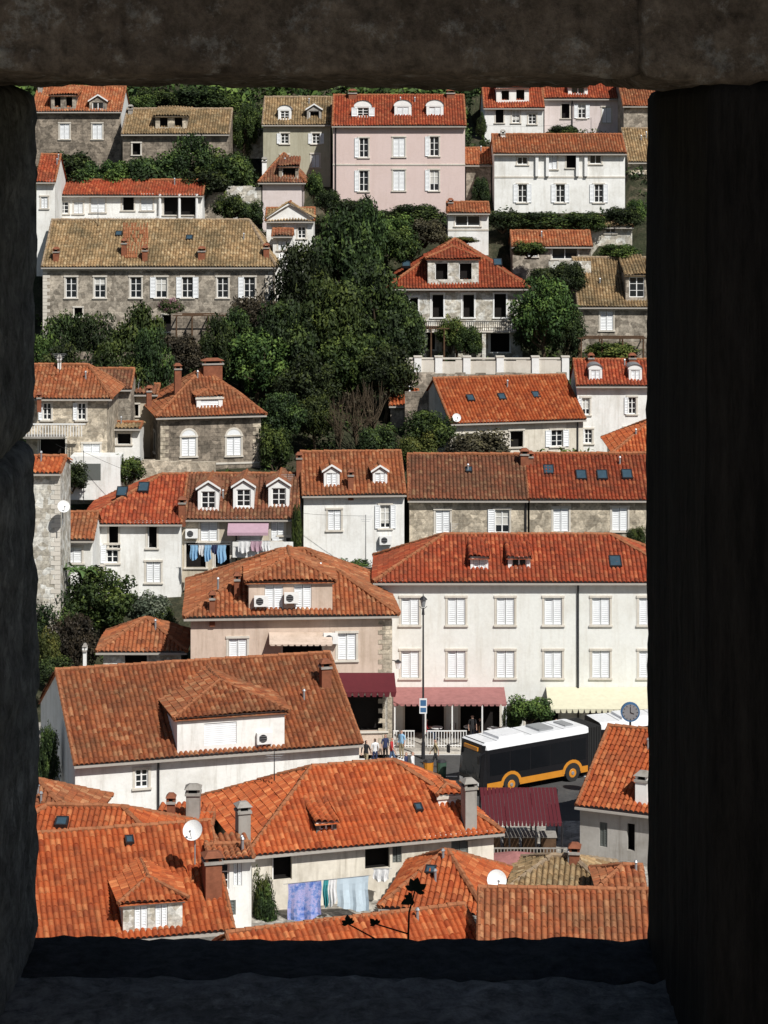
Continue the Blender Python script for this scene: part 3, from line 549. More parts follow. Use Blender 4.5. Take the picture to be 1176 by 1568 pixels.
def pergola(u0,u1,vt,vb,D,n=4):
    r=empty('pergola',(WX((u0+u1)/2,D),D,WZ(vb,D))); W=(u1-u0)*D/F/2; hh=(vb-vt)*D/F; b=MB()
    for i in range(n):
        x=-W+2*W*i/(n-1); b.tube((x,0,-1),(x,0,hh),.09,.07,'wood',6); b.tube((x,2.2,-1),(x,2.2,hh),.09,.07,'wood',6); b.tube((x,-.3,hh),(x,2.5,hh+.05),.06,.06,'wood',6)
    for y in (0,1.1,2.2): b.tube((-W-.3,y,hh+.1),(W+.3,y,hh+.1),.05,.05,'wood',6)
    b.build('posts_and_beams',r)
pergola(270,342,485,530,198); pergola(640,700,505,545,201.5); pergola(890,985,520,545,198)
# ---------------------------------------------------------------- foliage
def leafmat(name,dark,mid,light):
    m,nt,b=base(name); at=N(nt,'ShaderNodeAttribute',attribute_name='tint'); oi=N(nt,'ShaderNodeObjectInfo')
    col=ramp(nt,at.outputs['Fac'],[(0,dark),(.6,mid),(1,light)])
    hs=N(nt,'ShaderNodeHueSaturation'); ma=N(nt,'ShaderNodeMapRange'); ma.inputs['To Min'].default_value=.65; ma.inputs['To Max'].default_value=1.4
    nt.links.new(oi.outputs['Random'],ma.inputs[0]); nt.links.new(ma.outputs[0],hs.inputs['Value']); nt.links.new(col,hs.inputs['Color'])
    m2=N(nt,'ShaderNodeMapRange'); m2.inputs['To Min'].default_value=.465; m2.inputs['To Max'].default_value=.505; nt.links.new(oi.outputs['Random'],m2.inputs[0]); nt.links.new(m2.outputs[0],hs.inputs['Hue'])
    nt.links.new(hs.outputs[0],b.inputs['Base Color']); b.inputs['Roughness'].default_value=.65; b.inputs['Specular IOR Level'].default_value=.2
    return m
LM={'dark':leafmat('foliage_dark',(.010,.019,.007),(.024,.044,.013),(.07,.11,.026)),'mid':leafmat('foliage_mid',(.013,.028,.008),(.038,.068,.016),(.10,.15,.032)),
 'lite':leafmat('foliage_light',(.03,.05,.012),(.07,.10,.022),(.15,.17,.04)),'brown':leafmat('foliage_brown',(.022,.021,.013),(.048,.042,.024),(.09,.08,.04)),'silver':leafmat('foliage_silver',(.04,.055,.035),(.08,.10,.065),(.15,.17,.12)),
 'flower':leafmat('bougainvillea',(.05,.08,.03),(.08,.10,.04),(.36,.12,.20))}
M['bark']=plain('bark',(.10,.075,.05),.95,0,.1,.5)
def leaves(name,clumps,npm,ls,mat,seed=0,flat=1.):
    rg=np.random.default_rng(seed); P=[];T=[];S=[]
    for (c,r) in clumps:
        n=max(10,int(npm*r*r)); d=rg.normal(size=(n,3)); d/=np.linalg.norm(d,axis=1)[:,None]
        rad=r*(.4+.7*rg.random(n)**.6); lump=1+.3*np.sin(d[:,0]*5+c[0]*3)*np.sin(d[:,1]*5+c[1])*np.sin(d[:,2]*4)
        p=np.array(c)+d*(rad*lump)[:,None]*np.array([1,1,flat]); P.append(p); T.append(np.clip(rg.uniform(.0,.75)+.32*d[:,2]+rg.normal(0,.2,n),0,1)); S.append(d)  # clump tops tinted lighter, foliage highlights put into the leaf colour
    P=np.concatenate(P);T=np.concatenate(T);S=np.concatenate(S); n=len(P)
    nr=S+rg.normal(0,.7,(n,3))+np.array([0,0,.35]); nr/=np.linalg.norm(nr,axis=1)[:,None]
    a=np.cross(nr,rg.normal(size=(n,3))); a/=np.linalg.norm(a,axis=1)[:,None]; bb=np.cross(nr,a); s=(ls*rg.uniform(.6,1.35,n))[:,None]
    V=np.stack([P-a*s,P-bb*s*.5+nr*s*.12,P+a*s,P+bb*s*.5+nr*s*.12],1).reshape(-1,3)
    me=bpy.data.meshes.new(name); me.vertices.add(4*n); me.vertices.foreach_set('co',V.ravel().astype(np.float32)); me.loops.add(4*n); me.loops.foreach_set('vertex_index',np.arange(4*n,dtype=np.int32))
    me.polygons.add(n); me.polygons.foreach_set('loop_start',np.arange(0,4*n,4,dtype=np.int32)); me.update(calc_edges=True); me.validate()
    at=me.attributes.new('tint','FLOAT','POINT'); at.data.foreach_set('value',np.repeat(T,4).astype(np.float32)); me.materials.append(mat); return me
def limb(mb,P,Q,r0,r1,seg=4,w=.04):
    P=Vector(P);Q=Vector(Q); prev=P
    for i in range(seg):
        f=(i+1)/seg; nx=P.lerp(Q,f)+(Vector((random.uniform(-w,w),random.uniform(-w,w),0)) if f<1 else Vector()); mb.tube(prev,nx,r0+(r1-r0)*i/seg,r0+(r1-r0)*f,'bark',7,False); prev=nx
PROTO={}
def proto(kind,k):
    rg=random.Random(k*13+len(kind)); cl=[]; mb=MB()
    if kind=='tree':
        for i in range(66):
            while True:
                p=Vector((rg.uniform(-1,1),rg.uniform(-1,1),rg.uniform(-1,1)))
                if .35<p.length<1: break
            c=Vector((p.x*.38,p.y*.38,.6+p.z*.31)); cl.append((tuple(c),rg.uniform(.05,.135)))
        limb(mb,(0,0,-.12),(0,0,.42),.035,.022)
        for i in range(0,60,5): limb(mb,(rg.uniform(-.01,.01),0,rg.uniform(.25,.42)),cl[i][0],.016,.004)
        npm=15000; ls=.021
    elif kind=='bush':
        for i in range(34):
            a=rg.uniform(0,6.3); q=rg.random()**.5*.4; cl.append(((math.cos(a)*q,math.sin(a)*q,.12+rg.random()*.62*(1-q*1.3)),rg.uniform(.11,.2)))
        for i in range(0,30,5): limb(mb,(0,0,-.2),cl[i][0],.025,.006,3)
        npm=8500; ls=.033
    elif kind=='cypress':
        for i in range(44):
            z=rg.random(); q=(1-z)**.6*.1; a=rg.uniform(0,6.3); cl.append(((math.cos(a)*q,math.sin(a)*q,.06+z*.9),rg.uniform(.03,.07)))
        limb(mb,(0,0,-.1),(0,0,.9),.02,.004); npm=40000; ls=.014
    elif kind=='bare':
        limb(mb,(0,0,-.2),(0,0,.4),.03,.02)
        for i in range(26):
            a=rg.uniform(0,6.3); z=rg.uniform(.2,.45); e=(math.cos(a)*rg.uniform(.15,.42),math.sin(a)*rg.uniform(.15,.42),rg.uniform(.5,1)); limb(mb,(0,0,z),e,.014,.003,4,.03)
            for j in range(3): limb(mb,Vector((0,0,z)).lerp(Vector(e),.6),(e[0]+rg.uniform(-.15,.15),e[1]+rg.uniform(-.15,.15),e[2]+rg.uniform(-.05,.12)),.006,.002,2,.02)
            if i%4==0: cl.append((e,.06))
        npm=5000; ls=.02
    tm=mb.build('trunk'); tme=tm.data; bpy.data.objects.remove(tm); return cl,tme,npm,ls
def tree(u,vt,vb,w,D,leaf='dark',kind='tree',name=None):
    k=random.randrange(3); key=(kind,k)
    if key not in PROTO: PROTO[key]=(proto(kind,k),{})
    (cl,tme,npm,ls),d=PROTO[key]
    if leaf not in d: d[leaf]=leaves('crown',cl,npm,ls,LM[leaf],k+3)
    x=WX(u,D); zb=min(WZ(vb,D),tz(x,D)) if kind!='bush' else WZ(vb,D); H_=WZ(vt,D)-zb; Wm=w*D/F
    if kind=='bush': H_=max(H_/.9,.5)
    e=empty(name or {'tree':'broadleaf_tree','bush':'shrub','cypress':'cypress_tree','bare':'dry_tree'}[kind],(x,D,zb)); f={'tree':.88,'bush':.95,'cypress':.26,'bare':.8}[kind]
    e.scale=(Wm/f,max(Wm/f*.8,min(Wm/f,7)),H_/(.97 if kind!='bush' else .9)); e.rotation_euler=(0,0,random.choice((0,math.pi))+random.uniform(-.4,.4))
    for nm,me in (('trunk',tme),('crown',d[leaf])):
        o=bpy.data.objects.new(nm,me); scene.collection.objects.link(o); o.parent=e
T=[(520,318,560,120,206,'dark'),(470,370,600,110,203,'dark'),(575,400,620,130,200,'dark'),(500,430,650,130,198,'mid'),(440,460,650,110,196,'dark'),(390,440,620,100,199,'brown'),(395,500,640,110,193,'mid'),(610,450,600,90,199,'dark'),
(545,500,660,130,193,'mid'),(470,540,680,110,189,'dark'),(590,520,650,100,191,'dark'),(560,330,400,60,212,'dark'),(600,318,380,70,213,'mid'),(650,330,370,60,213,'brown'),(632,465,545,40,201.5,'mid'),
(830,425,548,105,200,'mid'),(812,470,550,60,201,'dark'),(868,470,545,60,200,'dark'),(215,462,585,100,192,'mid'),(95,468,570,90,193,'dark'),(150,478,585,90,191,'dark'),(70,500,590,60,189,'mid'),(270,505,560,70,190,'brown'),(330,480,560,60,193,'dark'),
(100,520,600,90,185,'dark'),(180,520,610,90,186,'mid'),(235,500,590,70,187,'dark'),(365,470,560,70,197,'dark'),(660,628,700,95,180,'mid'),(640,655,705,60,178,'lite'),(735,650,702,90,177,'brown'),(435,600,700,80,184,'dark'),(480,600,700,70,185,'mid'),(580,640,700,60,181,'dark'),(420,640,710,50,178,'mid'),
(160,868,960,130,153,'mid'),(225,905,960,80,152,'silver'),(80,900,1010,90,151,'dark'),(110,930,1020,80,149,'brown'),(240,925,975,60,151,'mid'),(70,960,1030,50,146,'lite'),(80,1000,1040,60,141,'dark'),
(290,205,285,90,224,'dark'),(340,225,295,80,223,'mid'),(230,225,290,80,222,'dark'),(365,230,300,60,224,'dark'),(180,240,285,60,221,'mid'),(100,225,285,90,222,'dark'),(350,292,335,50,214,'mid'),(385,300,340,40,214,'dark'),(130,240,285,60,221,'dark'),(375,160,240,50,233,'mid'),(310,255,300,80,220,'dark'),
(865,188,215,50,236,'dark'),(738,175,205,16,236,'dark'),(215,140,170,50,242,'mid'),(270,135,160,70,250,'dark'),(340,140,170,70,250,'mid'),(385,150,215,30,238,'dark'),(300,128,165,90,248,'dark'),(240,130,165,60,246,'dark'),
(195,690,735,50,170,'mid'),(110,700,745,50,168,'dark'),(540,850,885,60,156,'dark'),(975,800,835,30,158,'mid'),(950,370,395,60,212,'mid'),(810,365,390,50,211,'mid'),(940,520,545,80,199,'lite'),(715,492,540,40,201,'mid'),(600,318,345,60,219,'dark'),
(700,360,372,60,215,'lite'),(770,318,350,60,219,'dark'),(830,320,350,80,219,'dark'),(890,320,352,70,219,'mid'),(950,312,345,60,220,'dark'),(640,865,890,40,155,'mid'),(500,285,320,40,219,'dark'),(540,300,335,70,218,'dark'),(640,308,340,80,218,'dark'),(735,265,310,26,221,'dark'),(480,260,300,30,222,'mid'),(840,400,440,60,206,'dark'),(560,300,400,80,209,'dark'),(620,345,400,60,208,'mid'),(870,395,440,50,207,'dark'),(975,300,340,30,224,'mid')]
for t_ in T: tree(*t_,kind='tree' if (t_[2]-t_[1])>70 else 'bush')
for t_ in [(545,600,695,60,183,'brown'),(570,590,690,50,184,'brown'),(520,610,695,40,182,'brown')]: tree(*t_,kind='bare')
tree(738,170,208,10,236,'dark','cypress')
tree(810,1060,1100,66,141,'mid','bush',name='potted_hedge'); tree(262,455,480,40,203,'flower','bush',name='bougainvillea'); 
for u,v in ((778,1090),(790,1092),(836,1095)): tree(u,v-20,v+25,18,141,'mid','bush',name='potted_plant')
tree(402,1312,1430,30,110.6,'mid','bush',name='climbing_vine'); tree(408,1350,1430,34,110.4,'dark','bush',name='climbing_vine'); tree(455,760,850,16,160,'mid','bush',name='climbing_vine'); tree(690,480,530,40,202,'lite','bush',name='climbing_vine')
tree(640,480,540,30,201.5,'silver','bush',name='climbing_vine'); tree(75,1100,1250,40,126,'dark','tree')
rg=random.Random(5); cl=[]; cl2=[]
for i in range(4200):
    y=rg.uniform(150,262) if i%2 else rg.uniform(200,262); x=rg.uniform(-.19,.19)*y
    if foot(x,y,1.3) is not None: continue
    if y>212 or -20<x<3 and 180<y<215 or rg.random()<.62: r=rg.uniform(.35,1.1); (cl if rg.random()<.6 else cl2).append(((x,y,tz(x,y)+r*.35),r))
for nm,c,m in (('hillside_shrubs',cl,'dark'),('hillside_undergrowth',cl2,'mid')):
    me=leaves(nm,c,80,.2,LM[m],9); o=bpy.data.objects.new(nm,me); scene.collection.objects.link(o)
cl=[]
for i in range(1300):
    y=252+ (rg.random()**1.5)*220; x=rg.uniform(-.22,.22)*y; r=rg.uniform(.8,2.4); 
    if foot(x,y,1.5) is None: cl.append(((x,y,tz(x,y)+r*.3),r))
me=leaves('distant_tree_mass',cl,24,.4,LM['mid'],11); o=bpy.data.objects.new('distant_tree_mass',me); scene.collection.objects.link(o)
def banana(u,v,D):
    e=empty('banana_plant',(WX(u,D),D,WZ(v,D))); b=MB(); b.tube((0,0,-4),(0,0,.2),.12,.1,'bark',8)
    g=plain('banana_leaf',(.08,.14,.04),.5); 
    for i in range(9):
        a=i*.75+.3; L=random.uniform(1.2,1.9); pv=None
        for j in range(7):
            f=j/6; r=L*f; z=.2+1.1*math.sin(f*2.2)*.8-f*f*.3; w=.24*math.sin(math.pi*min(1,f*.9+.08)); c=Vector((math.cos(a)*r,math.sin(a)*r,z)); s=Vector((-math.sin(a),math.cos(a),0))*w
            if pv: b.face([pv[0]-pv[1],pv[0],c,c-s],g); b.face([pv[0],pv[0]+pv[1],c+s,c],g)
            pv=(c+Vector((0,0,0)),s-Vector((0,0,w*.4)))
    b.build('leaves_and_stem',e)
banana(88,888,152); banana(128,892,153)
# ---------------------------------------------------------------- satellite dishes
def dish(u,v,D,r,yaw=20,pole=1.2,tilt=25):
    e=empty('satellite_dish',(WX(u,D),D,WZ(v,D)),math.radians(yaw)); b=MB(); n=20; t=math.radians(tilt)
    R=Matrix.Rotation(-t,3,'X'); f=lambda rr,a:R@Vector((rr*math.cos(a),-.28*(rr*rr)/r,rr*math.sin(a)))
    for j in range(5):
        for i in range(n):
            a0,a1=2*math.pi*i/n,2*math.pi*(i+1)/n; r0,r1=r*j/5,r*(j+1)/5
            pts=[f(r0,a0),f(r1,a0),f(r1,a1),f(r0,a1)]; b.face(pts if j else pts[:3],'wpaint')
            if j==4: b.face([f(r,a0),f(r,a0)+Vector((0,.04,0)),f(r,a1)+Vector((0,.04,0)),f(r,a1)],'gmetal')
    b.tube(R@Vector((0,0,-r*.95)),R@Vector((0,-r*1.05,-.1)),.018,.018,'gmetal',6); b.tube(R@Vector((0,-r*1.1,-.12)),R@Vector((0,-r*.92,-.08)),.05,.05,'gmetal',8)
    b.tube((0,.08,0),(0,.22,-.05),.05,.05,'gmetal',6); b.tube((0,.22,.1),(0,.22,-pole),.035,.035,'gmetal',8); b.build('reflector_and_mount',e)
dish(296,1272,107,.46,-15,1.6); dish(760,1348,103,.44,10,1.5); dish(699,640,181.5,.34,10,1.); dish(97,776,149,.4,20,1.2); dish(432,392,208,.3,0,.8)
def pole(name,u,vt,vb,D,arm=True):
    e=empty(name,(WX(u,D),D,WZ(vb,D))); hh=(vb-vt)*D/F; b=MB(); b.tube((0,0,-.5),(0,0,hh),.03,.02,'metal',6)
    if arm:
        for k in range(4): b.tube((-.5+.08*k,0,hh-.1-k*.12),(.5-.08*k,0,hh-.1-k*.12),.012,.012,'gmetal',5)
    b.build('mast',e)
pole('tv_antenna',560,788,860,160); pole('tv_antenna',91,540,560,172); pole('utility_pole',128,690,760,168,False); pole('tv_antenna',440,725,745,163); pole('tv_antenna',700,205,245,228); pole('tv_antenna',690,800,830,149); pole('tv_antenna',150,320,340,210); pole('utility_pole',905,180,215,240,False); pole('tv_antenna',420,1150,1180,117)
b=MB()
def cable(p,q,sag):
    p=Vector(p);q=Vector(q); pv=p
    for i in range(1,13): f=i/12; c=p.lerp(q,f)-Vector((0,0,sag*4*f*(1-f))); b.tube(pv,c,.012,.012,'rubber',4,False); pv=c
cable((WX(128,168),168,WZ(692,168)),(WX(560,160),160,WZ(790,160)),1.2); cable((WX(128,168),168,WZ(692,168)),(WX(60,171),171,WZ(660,171)),.4); cable((WX(905,240),240,WZ(182,240)),(WX(735,236),236,WZ(190,236)),.5); b.build('overhead_cable')
# ---------------------------------------------------------------- street furniture
def lamp(u,D,hh):
    e=empty('street_lamp',(WX(u,D),D,.0)); b=MB(); b.tube((0,0,0),(0,0,1.),.12,.1,'metal',10); b.tube((0,0,1.),(0,0,hh-.7),.07,.045,'metal',10); b.tube((0,0,hh-1.1),(.0,-.0,hh-.7),.09,.05,'metal',8)
    for s in (-1,1): b.tube((0,0,hh-.8),(s*.22,0,hh-.6),.02,.02,'metal',6)
    b.tube((0,0,hh-.65),(0,0,hh-.2),.1,.18,'gmetal',8); b.tube((0,0,hh-.2),(0,0,hh-.02),.26,.08,'metal',8); b.tube((0,0,hh-.02),(0,0,hh+.15),.04,.01,'metal',6)
    b.box(-.22,.22,-.09,-.075,2.7,3.6,'signwhite'); b.box(-.17,.17,-.095,-.091,3.15,3.5,'blue'); b.box(-.17,.17,-.095,-.091,2.78,3.05,'blue'); b.build('post_and_lantern',e)
lamp(648,138.4,9.6); 
e=empty('wall_lantern',(WX(610,139.8),143,WZ(1015,143))); b=MB(); b.tube((-.5,.8,0),(0,0,0.1),.03,.03,'metal',6); b.tube((0,0,-.35),(0,0,.05),.12,.2,'signwhite',6); b.tube((0,0,.05),(0,0,.2),.25,.05,'metal',6); b.build('lantern',e)
def railing(u0,u1,D,h=1.,m='wpaint',z=.13,name='railing'):
    e=empty(name,(WX(u0,D),D,z)); b=MB(); L=(u1-u0)*D/F; n=int(L/.16)
    for i in range(n+1): b.box(i*L/n-.02,i*L/n+.02,-.02,.02,0,h-.06,m)
    b.box(-.03,L+.03,-.03,.03,h-.06,h,m); b.box(-.03,L+.03,-.025,.025,.08,.12,m); b.build('bars',e)
railing(603,634,140.6); railing(655,714,140.6); railing(750,782,140.6); railing(850,985,140.6,.9,'metal')
railing(752,868,118.2,.95,'conc',0,'market_railing')
e=empty('street_clock',(WX(965,128),128,0)); b=MB(); zc=WZ(1090,128); b.tube((0,0,0),(0,0,zc-.5),.07,.06,'metal',8); b.tube((0,-.12,zc),(0,.12,zc),.52,.52,'blue',24); b.tube((0,-.126,zc),(0,-.12,zc),.44,.44,'gmetal',24)
for k in range(12):
    a=k*math.pi/6; b.tube((.34*math.cos(a),-.135,zc+.34*math.sin(a)),(.42*math.cos(a),-.135,zc+.42*math.sin(a)),.018,.018,'metal',4)
b.tube((0,-.14,zc),(.0,-.14,zc+.3),.02,.02,'black',4); b.tube((0,-.14,zc),(.2,-.14,zc-.08),.025,.02,'black',4); b.build('clock_face_and_post',e)
def cafe(x,y):
    e=empty('cafe_table',(x,y,.13)); b=MB(); b.tube((0,0,0),(0,0,.7),.03,.03,'metal',6); b.tube((0,0,0),(0,0,.03),.22,.2,'metal',10); b.tube((0,0,.7),(0,0,.74),.38,.38,'signwhite',16); b.build('table',e)
    for s in (-1,1):
        c=empty('cafe_chair',(x+s*.65,y,.13)); b=MB(); b.box(-.2,.2,-.2,.2,.43,.47,'wood'); b.box(s*.2-.02,s*.2+.02,-.2,.2,.47,.9,'wood')
        for i in (-1,1):
            for j in (-1,1): b.box(i*.17-.02,i*.17+.02,j*.17-.02,j*.17+.02,0,.43,'metal')
        b.build('seat_and_legs',c)
for x,y in ((3.2,142.4),(5.2,142.6),(6.6,142.2),(9.6,142.4),(11.4,142.6)): cafe(x,y)
e=empty('market_canopy',(WX(798,120),120,0)); b=MB(); W=60*120/F
for i in range(20): x0=-W+2*W*i/20; b.face([(x0,-1.3,2.05),(x0+2*W/20-.02,-1.3,2.05),(x0+2*W/20-.02,2.6,2.75),(x0,2.6,2.75)],'maroon'); b.face([(x0,-1.3,2.05),(x0+2*W/20-.03,-1.3,2.05),(x0+2*W/20-.05,-1.31,1.88),(x0+.03,-1.31,1.88)],'maroon')
for x in (-W,-W/3,W/3,W):
    for y,zz in ((-1.2,2.03),(2.5,2.7)): b.tube((x,y,0),(x,y,zz),.05,.05,'metal',6)
for i in range(4): b.box(-W+.2+i*.95,-W+.2+i*.95+.75,.2,1.2,.0,.85,'wood'); b.box(-W+.15+i*.95,-W+.2+i*.95+.8,.15,1.25,.85,.9,'conc')
b.build('roof_and_posts',e)
e=empty('market_parasol',(WX(790,115),115.5,0)); b=MB(); zt=WZ(1308,115)
for i in range(8):
    a0,a1=math.pi*i/4,math.pi*(i+1)/4; b.face([(0,0,zt),(2.*math.cos(a0),1.5*math.sin(a0),zt-.45),(2.*math.cos(a1),1.5*math.sin(a1),zt-.45)],'apink')
b.tube((0,0,0),(0,0,zt),.04,.04,'metal',6); b.build('canopy_and_pole',e)
# ---------------------------------------------------------------- articulated bus
def bus(name,x,y,yaw,L=11.,wx=(2.6,8.3),parent=None,front=True):
    e=empty(name,(x,y,.01 if not parent else 0),math.radians(yaw)); Wd=2.5
    if parent: e.parent=parent
    bm=bmesh.new(); prof=[(.0,.38),(Wd,.38),(Wd,2.6),(Wd-.1,2.84),(Wd-.32,2.96),(.32,2.96),(.1,2.84),(0,2.6)]
    rings=[]
    for X_,ins in ((0.,.28 if front else .05),(.12,.1 if front else .02),(.4,0),(L-.3,0),(L-.08,.08),(L,.2)):
        rings.append([bm.verts.new((X_+(.25*((z-.38)/2.6)**2 if X_<.2 and front else 0),min(max(yy,ins),Wd-ins),min(z,2.96-ins*.4))) for yy,z in prof])
    for a,c in zip(rings,rings[1:]):
        for i in range(8): bm.faces.new([a[i],c[i],c[(i+1)%8],a[(i+1)%8]])
    bm.faces.new(rings[0]); bm.faces.new(rings[-1][::-1]); bmesh.ops.recalc_face_normals(bm,faces=bm.faces)
    me=bpy.data.meshes.new('body'); bm.to_mesh(me); bm.free(); me.materials.append(M['black']); me.materials.append(M['buswhite'])
    for p in me.polygons:
        if p.center.z>2.68 and abs(p.normal.x)<.6: p.material_index=1
    o=bpy.data.objects.new('body',me); scene.collection.objects.link(o); o.parent=e
    b=MB()
    for s,y0 in ((-1,0.),(1,Wd)):
        ya,yb=(y0-.012,y0-.002) if s<0 else (y0+.002,y0+.012)
        x0=.55
        while x0<L-.9: x1=min(x0+1.35,L-.35); b.box(x0,x1,ya,yb,1.15,2.35,'busglass'); x0+=1.42
        ed=[.35]+[q for w in wx for q in (w-.6,w+.6)]+[L-.2]
        for a,c in zip(ed[::2],ed[1::2]): b.box(a,c,ya,yb,.40,.76,'orange')
        for w in wx:
            for i in range(10):
                a0,a1=math.pi*i/10,math.pi*(i+1)/10; b.hexa([Vector((w+q*math.cos(g),yy,.5+q*math.sin(g))) for yy in (ya-.01,yb) for q,g in ((.56,a0),(.74,a0),(.74,a1),(.56,a1))],'orange')
            pts=[Vector((w+.56*math.cos(g),ya if s<0 else yb,.5+.56*math.sin(g))) for g in np.linspace(0,math.pi,11)]; b.face(pts,'rubber')
            yy=(y0-.03,y0+.25) if s<0 else (y0+.03,y0-.25); b.tube((w,yy[0],.48),(w,yy[1],.48),.48,.48,'rubber',20); b.tube((w,yy[0]-s*-.012,.48),(w,yy[0],.48),.24,.26,'orange',14); b.tube((w,yy[0]+s*.05,.48),(w,yy[0],.48),.09,.12,'gmetal',8)
    if front:
        b.hexa([Vector(q) for q in ((-.015,.3,1.0),(-.015,2.2,1.0),(.0,2.2,1.0),(.0,.3,1.0),(.14,.3,2.4),(.14,2.2,2.4),(.2,2.2,2.4),(.2,.3,2.4))],'glass')
        b.box(.10,.2,.6,1.9,2.46,2.66,'orange')
        for y_ in (.35,1.85): b.box(-.02,.02,y_,y_+.3,.6,.78,'signwhite')
        b.box(-.02,.0,.3,2.2,.42,.52,'orange'); b.tube((-.03,.5,1.05),(.09,1.2,1.9),.015,.01,'rubber',4); b.tube((-.03,1.4,1.05),(.09,2.,1.9),.015,.01,'rubber',4)
        for y_,s in ((-.02,-1),(Wd+.02,1)): b.tube((.2,y_,2.5),(-.35,y_+s*.22,2.45),.03,.03,'black',6); b.box(-.42,-.32,y_+s*.22-.1,y_+s*.22+.1,2.0,2.42,'black')
    b.box(1.5,3.2,.5,2.0,2.96,3.1,'buswhite'); b.box(4.4,5.4,.6,1.9,2.96,3.08,'gmetal'); b.box(L-1.3,L-.7,.7,1.8,2.96,3.03,'gmetal')
    for xx in (1.2,3.6,5.9): b.box(xx,xx+.03,.3,2.2,2.955,2.975,'gmetal')
    b.build('windows_wheels_and_trim',e); return e
cb_=bus('city_bus',WX(738,130.2),130.2,33,7.6,(2.,6.3))
rs=bus('rear_section',8.5,.1,-14,8.,(4.6,),cb_,False)
b=MB()
for i in range(8): x=7.55+i*.12; b.box(x,x+.08,.12,2.38,.5,2.84,'rubber'); b.box(x+.08,x+.12,.2,2.3,.55,2.78,'metal')
b.build('bellows',cb_)
e=empty('park_bench',(WX(590,134),134,.01)); b=MB(); 
for k in range(3): b.box(-.8,.8,-.2+k*.14,-.1+k*.14,.43,.46,'wood'); b.box(-.8,.8,.25,.28,.55+k*.12,.63+k*.12,'wood')
for s in (-.7,.7): b.box(s-.03,s+.03,-.2,.25,0,.43,'metal'); b.box(s-.03,s+.03,.21,.25,.43,.9,'metal')
b.build('slats_and_frame',e)
for u in (656,676): 
    e=empty('litter_bin',(WX(u,134.5),134.5,.01)); b=MB(); b.tube((0,0,0),(0,0,.9),.26,.3,'orange' if u<660 else 'greenshut',12); b.tube((0,0,.9),(0,0,1.02),.32,.18,'metal',12); b.build('bin',e)
# ---------------------------------------------------------------- people
def personmesh(kind,top,bot):
    sit=kind=='sit'; walk=kind=='walk'
    J={}
    hz=.5 if sit else .92
    J['pel']=(0,0,hz,.14,.11); J['wa']=(0,.0,hz+.17,.125,.1); J['ch']=(0,.01,hz+.38,.155,.11); J['nk']=(0,0,hz+.56,.055,.055); J['hb']=(0,-.01,hz+.64,.075,.08); J['ht']=(0,-.01,hz+.76,.075,.085)
    E=[('pel','wa'),('wa','ch'),('ch','nk'),('nk','hb'),('hb','ht')]
    for s,n in ((-1,'l'),(1,'r')):
        st=.22*s if walk else 0
        J['hp'+n]=(.09*s,0,hz-.04,.09,.09)
        if sit: J['kn'+n]=(.12*s,-.44,hz,.06,.06); J['an'+n]=(.12*s,-.46,hz-.42,.042,.042); J['to'+n]=(.12*s,-.6,hz-.46,.035,.03)
        else: J['kn'+n]=(.1*s,-st*.6-.03,hz-.44,.06,.06); J['an'+n]=(.1*s,-st+.02,hz-.84,.042,.042); J['to'+n]=(.11*s,-st-.13,hz-.885,.035,.028)
        J['sh'+n]=(.18*s,.01,hz+.47,.06,.06)
        if sit: J['el'+n]=(.22*s,-.08,hz+.22,.042,.042); J['wr'+n]=(.14*s,-.3,hz+.24,.03,.03)
        else: J['el'+n]=(.23*s,.03+st*.4,hz+.2,.042,.042); J['wr'+n]=(.24*s,-.06+st*.9,hz-.03,.03,.03)
        w=J['wr'+n]; d=Vector((0,-1,0)) if sit else Vector((0,-.25,-1)).normalized(); J['pa'+n]=(w[0],w[1]+d.y*.07,w[2]+d.z*.07,.036,.022)
        E+=[('pel','hp'+n),('hp'+n,'kn'+n),('kn'+n,'an'+n),('an'+n,'to'+n),('ch','sh'+n),('sh'+n,'el'+n),('el'+n,'wr'+n),('wr'+n,'pa'+n)]
        for q in range(5):
            off=(-.03+q*.016) if q<4 else .05; L=(.07,.08,.075,.06,.04)[q]; J['f%d%s'%(q,n)]=(w[0]+off*s*.3,w[1]+d.y*(.07+L)+(off if not sit else 0),w[2]+d.z*(.07+L)+(off*.2 if sit else 0),.009,.009); E.append(('pa'+n,'f%d%s'%(q,n)))
    ks=list(J); me=bpy.data.meshes.new('tmp'); me.from_pydata([J[k][:3] for k in ks],[(ks.index(a),ks.index(c)) for a,c in E],[]); o=bpy.data.objects.new('tmp',me); scene.collection.objects.link(o)
    md=o.modifiers.new('s','SKIN'); 
    for i,k in enumerate(ks): me.skin_vertices[0].data[i].radius=J[k][3:5]; me.skin_vertices[0].data[i].use_root=(k=='pel')
    o.modifiers.new('d','SUBSURF').levels=1
    dg=bpy.context.evaluated_depsgraph_get(); r=bpy.data.meshes.new_from_object(o.evaluated_get(dg)); bpy.data.objects.remove(o)
    r.materials.clear()
    for m in (M['skin'],M[top],M[bot],M['hair'],M['black']): r.materials.append(m)
    for p in r.polygons:
        c=p.center; p.use_smooth=True; ax=abs(c.x); i=0
        if c.z>hz+.56: i=3 if (c.z>hz+.72 or c.y>.03) else 0
        elif c.z>hz+.01 and ax<.24 and not(sit and c.y<-.15): i=1
        elif ax>.2 and c.z>hz+.2: i=1
        elif ax>.185 and not sit: i=0
        elif sit and c.y<-.18 and c.z>hz+.12: i=0
        elif c.z<.09: i=4
        else: i=2
        p.material_index=i
    return r
